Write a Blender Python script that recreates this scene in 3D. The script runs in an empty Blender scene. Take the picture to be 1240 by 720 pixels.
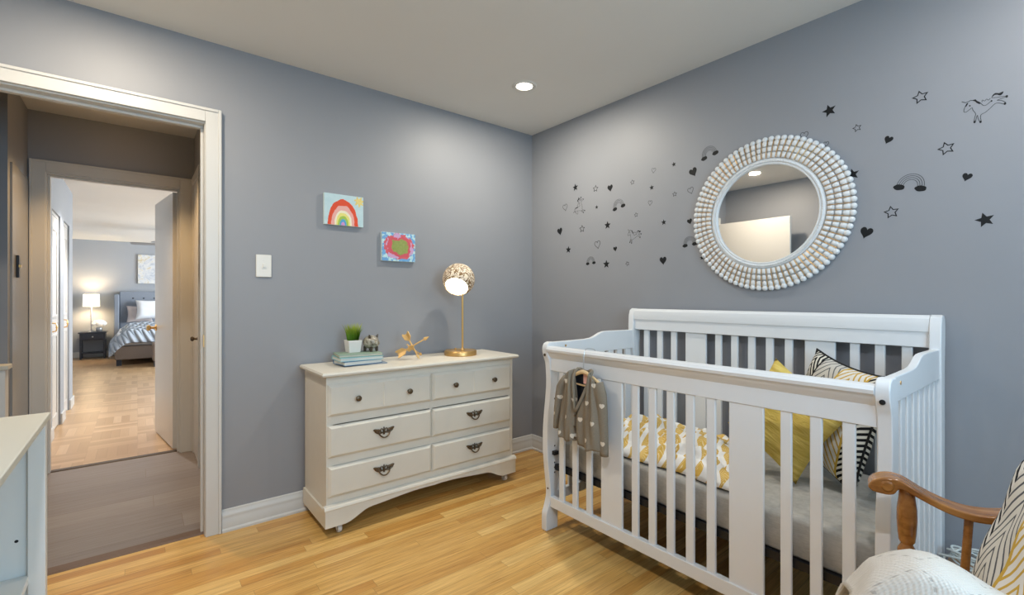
import bpy, bmesh, math, random
from mathutils import Vector, Matrix, Euler, noise as mnoise
random.seed(7)
SC = bpy.context.scene
COL = SC.collection
PI = math.pi

# ---------------------------------------------------------------- materials
class G:
    """tiny node-graph helper"""
    def __init__(s, name):
        s.m = bpy.data.materials.new(name); s.m.use_nodes = True
        s.nt = s.m.node_tree; s.nt.nodes.clear()
        s.out = s.nt.nodes.new('ShaderNodeOutputMaterial')
        s.b = s.nt.nodes.new('ShaderNodeBsdfPrincipled')
        s.nt.links.new(s.b.outputs[0], s.out.inputs[0])
    def put(s, sock, v):
        if v is None: return
        if hasattr(v, 'is_output'): s.nt.links.new(v, sock)
        else:
            if isinstance(v, (tuple, list)) and len(v) == 3 and sock.type == 'RGBA': v = (*v, 1)
            sock.default_value = v
    def coord(s, k='Object'):
        return s.nt.nodes.new('ShaderNodeTexCoord').outputs[k]
    def sep(s, v):
        n = s.nt.nodes.new('ShaderNodeSeparateXYZ'); s.put(n.inputs[0], v); return n.outputs
    def comb(s, x=0, y=0, z=0):
        n = s.nt.nodes.new('ShaderNodeCombineXYZ')
        for i, a in enumerate((x, y, z)): s.put(n.inputs[i], a)
        return n.outputs[0]
    def m_(s, op, a, b=None, c=None):
        n = s.nt.nodes.new('ShaderNodeMath'); n.operation = op
        for i, v in enumerate((a, b, c)):
            if v is not None: s.put(n.inputs[i], v)
        return n.outputs[0]
    def mix(s, f, a, b, mode='MIX'):
        n = s.nt.nodes.new('ShaderNodeMix'); n.data_type = 'RGBA'; n.blend_type = mode
        s.put(n.inputs[0], f); s.put(n.inputs[6], a); s.put(n.inputs[7], b); return n.outputs[2]
    def ramp(s, f, stops, interp='LINEAR'):
        n = s.nt.nodes.new('ShaderNodeValToRGB'); cr = n.color_ramp; cr.interpolation = interp
        while len(cr.elements) < len(stops): cr.elements.new(1.0)
        for e, (p, c) in zip(cr.elements, stops):
            e.position = p; e.color = (*c, 1) if len(c) == 3 else c
        s.put(n.inputs[0], f); return n.outputs[0]
    def noise(s, vec, scale=5, detail=2, rough=.5, out=0, dist=0):
        n = s.nt.nodes.new('ShaderNodeTexNoise'); s.put(n.inputs['Vector'], vec)
        n.inputs['Scale'].default_value = scale; n.inputs['Detail'].default_value = detail
        n.inputs['Roughness'].default_value = rough; n.inputs['Distortion'].default_value = dist
        return n.outputs[out]
    def voro(s, vec, scale=5, feature='F1', out='Distance', rnd=1):
        n = s.nt.nodes.new('ShaderNodeTexVoronoi'); n.feature = feature; s.put(n.inputs['Vector'], vec)
        n.inputs['Scale'].default_value = scale; n.inputs['Randomness'].default_value = rnd
        return n.outputs[out]
    def white(s, vec):
        n = s.nt.nodes.new('ShaderNodeTexWhiteNoise'); n.noise_dimensions = '3D'; s.put(n.inputs['Vector'], vec); return n.outputs
    def bump(s, h, strength=.2, dist=.01):
        n = s.nt.nodes.new('ShaderNodeBump'); n.inputs['Strength'].default_value = strength
        n.inputs['Distance'].default_value = dist; s.put(n.inputs['Height'], h)
        s.nt.links.new(n.outputs[0], s.b.inputs['Normal']); return n
    def fin(s, col=None, rough=.5, metal=0, spec=.5, **kw):
        s.put(s.b.inputs['Base Color'], col); s.put(s.b.inputs['Roughness'], rough)
        s.put(s.b.inputs['Metallic'], metal); s.put(s.b.inputs['Specular IOR Level'], spec)
        for k, v in kw.items(): s.put(s.b.inputs[k.replace('_', ' ')], v)
        return s.m

def paint(name, c, rough=.5, spec=.4, var=.04, scale=9, bump=.03, bs=180, metal=0):
    g = G(name); o = g.coord()
    n = g.noise(o, scale, 3)
    col = g.mix(n, tuple(x*(1-var) for x in c), tuple(min(1, x*(1+var)) for x in c))
    if bump: g.bump(g.noise(o, bs, 2), bump, .004)
    return g.fin(col, rough, metal, spec)

def emis(name, c, st):
    g = G(name); n = g.noise(g.coord(), 3, 1)
    return g.fin(g.mix(n, c, c), .5, Emission_Color=c, Emission_Strength=st)

def planks(name, w, l, cols, along='x', rough=.3, grain=.35, gap=.0012, spec=.5, coat=0):
    g = G(name); x, y, z = g.sep(g.coord())
    if along == 'y': x, y = y, x
    row = g.m_('FLOOR', g.m_('DIVIDE', y, w))
    off = g.white(g.comb(row, 3.3, 1.7))[0]
    u = g.m_('ADD', g.m_('DIVIDE', x, l), g.m_('MULTIPLY', off, 7.3))
    idx = g.m_('FLOOR', u)
    rnd = g.white(g.comb(row, idx, .5))[0]
    base = g.ramp(rnd, cols)
    gv = g.comb(g.m_('MULTIPLY', x, 2.2), g.m_('MULTIPLY', y, 46), g.m_('MULTIPLY', rnd, 31))
    n = g.noise(gv, 1.6, 4, .62, dist=.6)
    gv2 = g.comb(g.m_('MULTIPLY', x, 5), g.m_('MULTIPLY', y, 160), g.m_('MULTIPLY', rnd, 17))
    n2 = g.noise(gv2, 2, 2)
    f = g.m_('ADD', g.m_('MULTIPLY', n, .75), g.m_('MULTIPLY', n2, .25))
    dark = g.mix(1.0, base, (.62, .50, .38), 'MULTIPLY')
    lite = g.mix(1.0, base, (1.16, 1.15, 1.12), 'MULTIPLY')
    mixed = g.mix(g.m_('SMOOTH_MIN', g.m_('MAXIMUM', g.m_('MULTIPLY_ADD', f, 2.4, -.75), 0), 1.0, .05), dark, lite)
    col = g.mix(grain, base, mixed)
    fy = g.m_('FRACT', g.m_('DIVIDE', y, w)); fx = g.m_('FRACT', u)
    e1 = g.m_('LESS_THAN', g.m_('MINIMUM', fy, g.m_('SUBTRACT', 1, fy)), gap/w)
    e2 = g.m_('LESS_THAN', g.m_('MINIMUM', fx, g.m_('SUBTRACT', 1, fx)), gap/l)
    e = g.m_('MULTIPLY', g.m_('MAXIMUM', e1, e2), .55)
    col = g.mix(e, col, (.16, .09, .04))
    g.bump(g.m_('SUBTRACT', f, g.m_('MULTIPLY', e, 1.2)), .06, .003)
    return g.fin(col, g.m_('MULTIPLY_ADD', n, .15, rough-.07), 0, spec, Coat_Weight=coat)

def parquet(name):
    g = G(name); x, y, z = g.sep(g.coord())
    B = .30
    bx = g.m_('FLOOR', g.m_('DIVIDE', x, B)); by = g.m_('FLOOR', g.m_('DIVIDE', y, B))
    chk = g.m_('FLOORED_MODULO', g.m_('ADD', bx, by), 2)
    inv = g.m_('SUBTRACT', 1, chk)
    s = g.m_('ADD', g.m_('MULTIPLY', x, chk), g.m_('MULTIPLY', y, inv))
    t = g.m_('ADD', g.m_('MULTIPLY', y, chk), g.m_('MULTIPLY', x, inv))
    st = g.m_('FLOOR', g.m_('DIVIDE', s, .06))
    rnd = g.white(g.comb(st, bx, by))[0]
    base = g.ramp(rnd, [(0, (.43, .27, .135)), (.5, (.53, .35, .19)), (1, (.64, .45, .27))])
    n = g.noise(g.comb(g.m_('MULTIPLY', s, 60), g.m_('MULTIPLY', t, 4), g.m_('MULTIPLY', rnd, 9)), 1.5, 3)
    col = g.mix(g.m_('MULTIPLY', n, .35), base, (.36, .20, .09))
    fs = g.m_('FRACT', g.m_('DIVIDE', s, .06))
    e = g.m_('LESS_THAN', fs, .03)
    col = g.mix(g.m_('MULTIPLY', e, .5), col, (.2, .11, .05))
    return g.fin(col, .28, 0, .5)

M = {}
M['wall'] = paint('wall_paint', (.285, .295, .318), .52, .62, .02, 2.5, .02, 260)
M['wall_bed'] = paint('bedroom_wall_paint', (.34, .365, .40), .55, .3, .02, 3, .02)
M['ceil'] = paint('ceiling_paint', (.77, .765, .735), .75, .25, .02, 3, .03, 220)
M['trim'] = paint('trim_paint', (.63, .625, .60), .35, .45, .02, 6, 0)
M['crib'] = paint('crib_white', (.78, .80, .815), .32, .5, .015, 7, 0)
M['dresser'] = paint('dresser_white', (.72, .685, .60), .38, .45, .03, 14, .02, 90)
M['cream'] = paint('cream_top', (.64, .625, .54), .38, .45, .02, 5, 0)
M['shelfwhite'] = paint('shelf_white', (.78, .78, .755), .4, .45, .02, 5, 0)
M['door'] = paint('door_white', (.70, .685, .65), .3, .5, .02, 4, 0)
M['oak'] = planks('oak_strip_floor', .057, .95, [(0, (.62, .33, .085)), (.35, (.73, .45, .14)), (.7, (.80, .52, .18)), (1, (.86, .61, .24))], 'x', .30, .95, .0007, .5)
M['laminate'] = planks('grey_plank_floor', .19, 1.25, [(0, (.255, .235, .24)), (.5, (.315, .295, .30)), (1, (.37, .35, .36))], 'x', .4, .6, .001, .4)
M['parquet'] = parquet('parquet_floor')
M['black'] = paint('black_vinyl', (.008, .009, .010), .55, .3, .1, 20, 0)
M['line'] = paint('thin_black_vinyl', (.075, .08, .085), .6, .25, .1, 20, 0)
M['switch'] = paint('switch_plastic', (.74, .725, .67), .3, .5, .01, 6, 0)
M['brass'] = paint('brass', (.80, .50, .18), .3, .5, .06, 12, 0, metal=1)
M['gold'] = paint('satin_gold', (.72, .45, .17), .36, .5, .08, 20, 0, metal=.85)
M['goldwood'] = paint('gold_painted_wood', (.66, .42, .16), .45, .5, .14, 24, .06, 60, metal=.35)
M['bronze'] = paint('antique_bronze', (.13, .095, .06), .38, .5, .45, 60, .1, 120, metal=.8)
M['darkmetal'] = paint('dark_steel', (.02, .02, .022), .4, .5, .1, 20, 0, metal=.5)
M['chrome'] = paint('caster_plastic', (.62, .60, .58), .25, .6, .05, 20, 0)
M['beadwhite'] = paint('bead_white', (.76, .77, .77), .42, .4, .04, 40, .03, 90)
M['frost'] = emis('lamp_diffuser', (1.0, .90, .72), 9)
M['potglow'] = emis('downlight_lens', (1.0, .94, .82), 18)
M['cardback'] = paint('cardboard', (.35, .22, .14), .7, .2, .1, 20, 0)
M['cable'] = paint('pale_cable', (.62, .65, .62), .45, .4, .05, 30, 0)
M['green_box'] = paint('green_plastic', (.13, .22, .18), .5, .4, .1, 12, 0)
M['pot'] = paint('white_ceramic_pot', (.80, .78, .74), .5, .4, .05, 25, .04, 50)
M['hangerwood'] = paint('pale_hanger_wood', (.70, .50, .27), .45, .4, .12, 40, .05)
M['wire'] = paint('steel_wire', (.55, .55, .54), .3, .5, .05, 30, 0, metal=.9)
M['tag'] = paint('pink_label', (.80, .48, .42), .8, .2, .25, 70, 0)
M['tuft'] = paint('grey_upholstery', (.24, .27, .32), .9, .2, .08, 60, .1, 300)
M['bedbase'] = paint('taupe_upholstery', (.27, .22, .19), .9, .2, .08, 60, .1, 300)
M['darkwood'] = paint('dark_bedside_wood', (.035, .04, .055), .35, .5, .15, 15, 0)
M['bedwhite'] = paint('white_pillowcase', (.80, .82, .86), .85, .2, .02, 9, .1, 30)
M['bedpink'] = paint('blush_pillowcase', (.62, .56, .56), .85, .2, .02, 9, .1, 30)
M['petal'] = paint('white_petals', (.86, .86, .84), .7, .2, .06, 60, .1, 80)
M['vase'] = paint('silver_vase', (.45, .47, .50), .25, .5, .05, 20, 0, metal=.6)
M['fan'] = paint('fan_grey', (.30, .31, .33), .45, .4, .05, 12, 0)
M['greycloth'] = paint('pale_grey_cloth', (.55, .57, .62), .95, .15, .06, 30, .15, 120)
M['shade'] = None
def _shade():
    g = G('linen_lampshade'); n = g.noise(g.coord(), 60, 2)
    g.fin(g.mix(n, (.85, .78, .66), (.95, .88, .76)), .9, 0, .2, Emission_Color=(1, .86, .62), Emission_Strength=1.6)
    return g.m
M['shade'] = _shade()
def _mirror():
    g = G('mirror_glass'); n = g.noise(g.coord(), 2, 1)
    return g.fin(g.mix(n, (.86, .87, .87), (.88, .89, .89)), .012, 1)
M['mirror'] = _mirror()
def _chairwood():
    g = G('honey_maple'); x, y, z = g.sep(g.coord())
    n = g.noise(g.comb(g.m_('MULTIPLY', x, 60), g.m_('MULTIPLY', y, 9), g.m_('MULTIPLY', z, 30)), 1.3, 4, .6)
    col = g.ramp(n, [(.25, (.17, .058, .010)), (.5, (.33, .135, .027)), (.75, (.47, .22, .055))])
    g.bump(n, .03, .003)
    return g.fin(col, .24, 0, .5, Coat_Weight=.35, Coat_Roughness=.12)
M['maple'] = _chairwood()
def _sheet():
    g = G('grey_crib_sheet'); o = g.coord(); x, y, z = g.sep(o)
    n = g.noise(o, 26, 5, .65)
    w = g.noise(g.comb(g.m_('MULTIPLY', x, 30), g.m_('MULTIPLY', y, 30), g.m_('MULTIPLY', z, 400)), 1.5, 2)
    f = g.m_('ADD', g.m_('MULTIPLY', n, .6), g.m_('MULTIPLY', w, .4))
    col = g.ramp(f, [(.3, (.33, .32, .29)), (.7, (.50, .485, .445))])
    g.bump(f, .25, .004)
    return g.fin(col, .9, 0, .15)
M['sheet'] = _sheet()
def _leaf():
    g = G('yellow_leaf_muslin'); o = g.coord(); x, y, z = g.sep(o)
    wv = g.noise(o, 5, 2, out=1)
    # rows of pointed leaves laid nose to tail
    u = g.m_('ADD', g.m_('MULTIPLY', x, .82), g.m_('MULTIPLY', y, .57)); v = g.m_('SUBTRACT', g.m_('MULTIPLY', y, .82), g.m_('MULTIPLY', x, .57))
    nz = g.sep(wv)
    u = g.m_('ADD', u, g.m_('MULTIPLY', nz[0], .05)); v = g.m_('ADD', v, g.m_('MULTIPLY', nz[1], .05))
    v = g.m_('ADD', v, g.m_('MULTIPLY', z, .6))
    row = g.m_('FLOOR', g.m_('DIVIDE', v, .048))
    uu = g.m_('ADD', g.m_('DIVIDE', u, .092), g.m_('MULTIPLY', row, .5))
    fu = g.m_('FRACT', uu); fv = g.m_('SUBTRACT', g.m_('FRACT', g.m_('DIVIDE', v, .048)), .5)
    half = g.m_('MULTIPLY', g.m_('SINE', g.m_('MULTIPLY', fu, PI)), .40)
    inside = g.m_('LESS_THAN', g.m_('ABSOLUTE', fv), half)
    vein = g.m_('LESS_THAN', g.m_('FRACT', g.m_('ADD', g.m_('MULTIPLY', fu, 9), g.m_('MULTIPLY', g.m_('ABSOLUTE', fv), 6))), .22)
    yel = g.mix(g.m_('MULTIPLY', vein, .75), (.66, .43, .10), (.86, .76, .50))
    col = g.mix(inside, (.84, .83, .80), yel)
    g.bump(g.noise(o, 70, 3), .25, .004)
    return g.fin(col, .92, 0, .15)
M['leaf'] = _leaf()
def _yellow():
    g = G('mustard_crinkle_cotton'); o = g.coord(); x, y, z = g.sep(o)
    nn = g.noise(g.comb(g.m_('MULTIPLY', x, 7), g.m_('MULTIPLY', y, 34), z), 1, 3, .6, dist=1.2)
    col = g.ramp(nn, [(.3, (.54, .38, .07)), (.7, (.78, .60, .18))])
    g.bump(nn, .8, .012)
    return g.fin(col, .9, 0, .15)
M['yellow'] = _yellow()
def _chevron():
    g = G('chevron_cushion_print'); o = g.coord(); x, y, z = g.sep(o)
    def band(c, half, p, duty, a, b, slope=1.0):
        tri = g.m_('MULTIPLY', g.m_('ABSOLUTE', g.m_('SUBTRACT', x, c)), slope)
        f = g.m_('FRACT', g.m_('DIVIDE', g.m_('ADD', y, tri), p))
        return g.mix(g.m_('LESS_THAN', f, duty), b, a)
    cream = (.70, .68, .60)
    k = band(-.155, .05, .026, .5, (.012, .013, .015), cream, 1.2)
    gr = band(-.045, .06, .034, .24, (.13, .135, .14), (.60, .575, .52), 1.3)
    mu = band(.075, .06, .032, .32, (.60, .39, .07), (.78, .765, .72), 1.3)
    kk = band(.30, .05, .022, .5, (.012, .013, .015), cream, 1.0)
    col = g.mix(g.m_('GREATER_THAN', x, -.105), k, gr)
    col = g.mix(g.m_('GREATER_THAN', x, .015), col, mu)
    col = g.mix(g.m_('GREATER_THAN', x, .145), col, kk)
    for e, c in ((-.105, (.02, .02, .02)), (.015, (.60, .39, .07)), (.145, (.60, .39, .07))):
        col = g.mix(g.m_('LESS_THAN', g.m_('ABSOLUTE', g.m_('SUBTRACT', x, e)), .004), col, c)
    g.bump(g.noise(o, 350, 2), .2, .002)
    return g.fin(col, .9, 0, .15)
M['chevron'] = _chevron()
def _chevron2():
    g = G('grey_chevron_cushion_print'); o = g.coord(); x, y, z = g.sep(o)
    def band(c, p, duty, a, b, slope=1.0):
        tri = g.m_('MULTIPLY', g.m_('ABSOLUTE', g.m_('SUBTRACT', x, c)), slope)
        f = g.m_('FRACT', g.m_('DIVIDE', g.m_('ADD', y, tri), p))
        return g.mix(g.m_('LESS_THAN', f, duty), b, a)
    cream = (.74, .73, .68)
    kk = band(.45, .030, .45, (.015, .016, .02), cream, .9)
    gr = band(.05, .036, .26, (.10, .105, .115), (.66, .64, .58), 1.5)
    mu = band(-.09, .032, .32, (.60, .39, .07), (.78, .765, .72), 1.3)
    col = g.mix(g.m_('GREATER_THAN', x, .115), gr, kk)
    col = g.mix(g.m_('GREATER_THAN', x, -.015), mu, col)
    col = g.mix(g.m_('LESS_THAN', g.m_('ABSOLUTE', g.m_('SUBTRACT', x, -.015)), .005), col, (.60, .39, .07))
    g.bump(g.noise(o, 350, 2), .2, .002)
    return g.fin(col, .9, 0, .15)
M['chevron2'] = _chevron2()
def _knit():
    g = G('cream_lace_knit'); o = g.coord(); x, y, z = g.sep(o)
    # chevron lace: stitches plus rows of small openings
    s = g.m_('ADD', g.m_('MULTIPLY', x, .9), g.m_('MULTIPLY', z, .35))
    t = g.m_('ADD', y, g.m_('MULTIPLY', z, .55))
    st = g.m_('MULTIPLY', g.m_('SINE', g.m_('MULTIPLY', s, 1150)), g.m_('SINE', g.m_('MULTIPLY', t, 1000)))
    rib = g.m_('SINE', g.m_('MULTIPLY', t, 140))
    cu = g.m_('SUBTRACT', g.m_('FRACT', g.m_('DIVIDE', s, .075)), .5); cv = g.m_('FRACT', g.m_('DIVIDE', t, .085))
    dia = g.m_('ABSOLUTE', g.m_('SUBTRACT', g.m_('ADD', g.m_('ABSOLUTE', cu), g.m_('ABSOLUTE', g.m_('SUBTRACT', cv, .5))), .38))
    dots = g.m_('GREATER_THAN', g.m_('SINE', g.m_('MULTIPLY', s, 700)), .2)
    hole = g.m_('MULTIPLY', g.m_('LESS_THAN', dia, .022), dots)
    col = g.mix(g.m_('MULTIPLY', hole, .6), g.mix(g.m_('MULTIPLY_ADD', st, .10, .5), (.56, .525, .47), (.68, .645, .585)), (.30, .27, .24))
    h = g.m_('SUBTRACT', g.m_('ADD', g.m_('MULTIPLY', st, .35), g.m_('MULTIPLY', rib, .25)), hole)
    g.bump(h, .45, .003)
    return g.fin(col, .95, 0, .15)
M['knit'] = _knit()
def _cardi():
    g = G('grey_heart_knit'); x, y, z = g.sep(g.coord())
    row = g.m_('FLOOR', g.m_('DIVIDE', z, .082))
    yy = g.m_('ADD', g.m_('DIVIDE', y, .082), g.m_('MULTIPLY', g.m_('FLOORED_MODULO', row, 2), .5))
    a = g.m_('MULTIPLY', g.m_('SUBTRACT', g.m_('FRACT', yy), .5), 8.6)
    b = g.m_('MULTIPLY', g.m_('SUBTRACT', g.m_('FRACT', g.m_('DIVIDE', z, .082)), .5), 8.6)
    a2 = g.m_('MULTIPLY', a, a); b2 = g.m_('MULTIPLY', b, b)
    q = g.m_('SUBTRACT', g.m_('ADD', a2, b2), 1)
    h = g.m_('SUBTRACT', g.m_('MULTIPLY', g.m_('MULTIPLY', q, q), q), g.m_('MULTIPLY', a2, g.m_('MULTIPLY', b2, b)))
    n = g.noise(g.coord(), 380, 2)
    grey = g.mix(n, (.165, .14, .105), (.33, .285, .22))
    col = g.mix(g.m_('LESS_THAN', h, 0), grey, (.70, .63, .53))
    g.bump(n, .4, .003)
    return g.fin(col, .95, 0, .15)
M['cardi'] = _cardi()
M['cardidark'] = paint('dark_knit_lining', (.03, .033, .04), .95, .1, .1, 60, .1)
def _quilt():
    g = G('blue_grey_quilt'); x, y, z = g.sep(g.coord())
    a = g.m_('ABSOLUTE', g.m_('SINE', g.m_('MULTIPLY', g.m_('ADD', x, y), 28))); b = g.m_('ABSOLUTE', g.m_('SINE', g.m_('MULTIPLY', g.m_('SUBTRACT', g.m_('ADD', x, z), y), 28)))
    h = g.m_('MULTIPLY', a, b)
    g.bump(h, .9, .03)
    return g.fin(g.mix(h, (.34, .39, .46), (.50, .55, .63)), .85, 0, .2)
M['quilt'] = _quilt()
def _abstract():
    g = G('abstract_canvas'); o = g.coord()
    n = g.noise(o, 6, 4, .6, dist=1.5)
    col = g.ramp(n, [(.25, (.26, .30, .36)), (.42, (.50, .54, .60)), (.55, (.66, .67, .67)), (.66, (.52, .45, .28)), (.8, (.58, .61, .65))])
    return g.fin(col, .7, 0, .2)
M['abstract'] = _abstract()
def _rainbow():
    g = G('rainbow_child_painting'); o = g.coord(); x, y, z = g.sep(o)
    nz = g.sep(g.noise(o, 26, 3, out=1))
    X = g.m_('ADD', x, g.m_('MULTIPLY_ADD', nz[0], .018, -.009)); Z = g.m_('ADD', z, g.m_('MULTIPLY_ADD', nz[1], .018, -.009))
    dx = g.m_('DIVIDE', g.m_('ADD', X, .006), .089); dz = g.m_('DIVIDE', g.m_('SUBTRACT', Z, .000), .153)
    r = g.m_('SQRT', g.m_('ADD', g.m_('MULTIPLY', dx, dx), g.m_('MULTIPLY', dz, dz)))
    sky = g.mix(g.noise(o, 40, 3), (.42, .62, .68), (.60, .74, .77))
    bands = g.ramp(r, [(0, (.62, .30, .60)), (.13, (.10, .36, .62)), (.24, (.36, .55, .10)), (.36, (.80, .74, .22)), (.48, (.86, .80, .62)), (.58, (.80, .42, .38)), (.76, (.72, .085, .035)), (.99, (.5, .7, .74))], 'CONSTANT')
    col = g.mix(g.m_('LESS_THAN', r, .98), sky, bands)
    sx = g.m_('SUBTRACT', X, .087); sz = g.m_('SUBTRACT', Z, .148)
    ang = g.m_('ARCTAN2', sz, sx)
    rr = g.m_('SQRT', g.m_('ADD', g.m_('MULTIPLY', sx, sx), g.m_('MULTIPLY', sz, sz)))
    lim = g.m_('MULTIPLY_ADD', g.m_('SINE', g.m_('MULTIPLY', ang, 7)), .007, .025)
    sun = g.m_('LESS_THAN', rr, lim)
    col = g.mix(sun, col, g.mix(g.noise(o, 90, 2), (.62, .45, .10), (.90, .80, .35)))
    g.bump(g.noise(o, 120, 2), .3, .002)
    return g.fin(col, .6, 0, .3)
M['rainbow'] = _rainbow()
def _blob():
    g = G('abstract_child_painting'); o = g.coord(); x, y, z = g.sep(o)
    nz = g.sep(g.noise(o, 22, 4, .65, out=1))
    X = g.m_('ADD', x, g.m_('MULTIPLY_ADD', nz[0], .07, -.04)); Z = g.m_('ADD', z, g.m_('MULTIPLY_ADD', nz[1], .07, -.125))
    dx = g.m_('DIVIDE', X, .10); dz = g.m_('DIVIDE', Z, .085)
    r = g.m_('SQRT', g.m_('ADD', g.m_('MULTIPLY', dx, dx), g.m_('MULTIPLY', dz, dz)))
    n = g.noise(o, 45, 3)
    outer = g.mix(g.m_('GREATER_THAN', n, .5), (.50, .72, .76), (.16, .38, .68))
    mid = g.mix(g.m_('GREATER_THAN', g.noise(o, 18, 3), .5), (.58, .36, .58), (.62, .12, .15))
    core = g.mix(g.noise(o, 60, 2), (.20, .30, .06), (.36, .38, .14))
    col = g.mix(g.m_('LESS_THAN', r, .98), outer, mid)
    col = g.mix(g.m_('LESS_THAN', r, .78), col, (.60, .10, .13))
    col = g.mix(g.m_('LESS_THAN', r, .56), col, core)
    g.bump(g.noise(o, 120, 2), .3, .002)
    return g.fin(col, .6, 0, .3)
M['blob'] = _blob()
M['canvas'] = paint('canvas_edge', (.62, .74, .76), .75, .2, .05, 40, .05)
def _lattice():
    g = G('coral_pattern_shade'); o = g.coord()
    v = g.noise(o, 34, 1, .4, dist=.8)
    f = g.m_('LESS_THAN', g.m_('ABSOLUTE', g.m_('SUBTRACT', g.m_('FRACT', g.m_('MULTIPLY', v, 5)), .5)), .24)
    col = g.mix(f, (.90, .84, .72), (.26, .15, .06))
    g.fin(col, .45, 0, .4, Transmission_Weight=0)
    tr = g.nt.nodes.new('ShaderNodeBsdfTranslucent'); tr.inputs[0].default_value = (.9, .8, .6, 1)
    mx = g.nt.nodes.new('ShaderNodeMixShader')
    g.put(mx.inputs[0], g.m_('MULTIPLY_ADD', f, -.14, .16))
    g.nt.links.new(g.b.outputs[0], mx.inputs[1]); g.nt.links.new(tr.outputs[0], mx.inputs[2])
    g.nt.links.new(mx.outputs[0], g.out.inputs[0])
    return g.m
M['lattice'] = _lattice()
def _grass():
    g = G('grass_blades'); x, y, z = g.sep(g.coord())
    col = g.ramp(g.m_('DIVIDE', z, .16), [(.2, (.015, .07, .008)), (.6, (.11, .25, .015)), (1, (.42, .47, .05))])
    return g.fin(col, .6, 0, .3)
M['grass'] = _grass()
def _pig():
    g = G('mottled_ceramic'); n = g.noise(g.coord(), 55, 4, .6)
    return g.fin(g.ramp(n, [(.3, (.07, .06, .04)), (.5, (.30, .27, .21)), (.75, (.60, .57, .48))]), .22, 0, .6)
M['pig'] = _pig()
M['pigdark'] = paint('dark_ceramic', (.06, .042, .028), .25, .6, .2, 40, 0)
M['book_green'] = paint('sage_book_cloth', (.27, .37, .29), .6, .3, .12, 30, .05)
M['book_teal'] = paint('aqua_book_cloth', (.25, .50, .55), .5, .3, .1, 30, .05)
M['book_blue'] = paint('blue_book_cloth', (.055, .16, .30), .5, .3, .15, 30, .05)
M['book_grey'] = paint('slate_booklet_paper', (.30, .35, .42), .6, .3, .1, 30, 0)
def _pages(nm, c):
    g = G(nm); x, y, z = g.sep(g.coord())
    n = g.noise(g.comb(0, 0, g.m_('MULTIPLY', z, 900)), 1, 1)
    return g.fin(g.mix(n, tuple(k*.8 for k in c), c), .8, 0, .2)
M['pages'] = _pages('book_pages', (.80, .74, .60))
M['pages2'] = _pages('white_book_pages', (.80, .79, .72))

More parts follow.
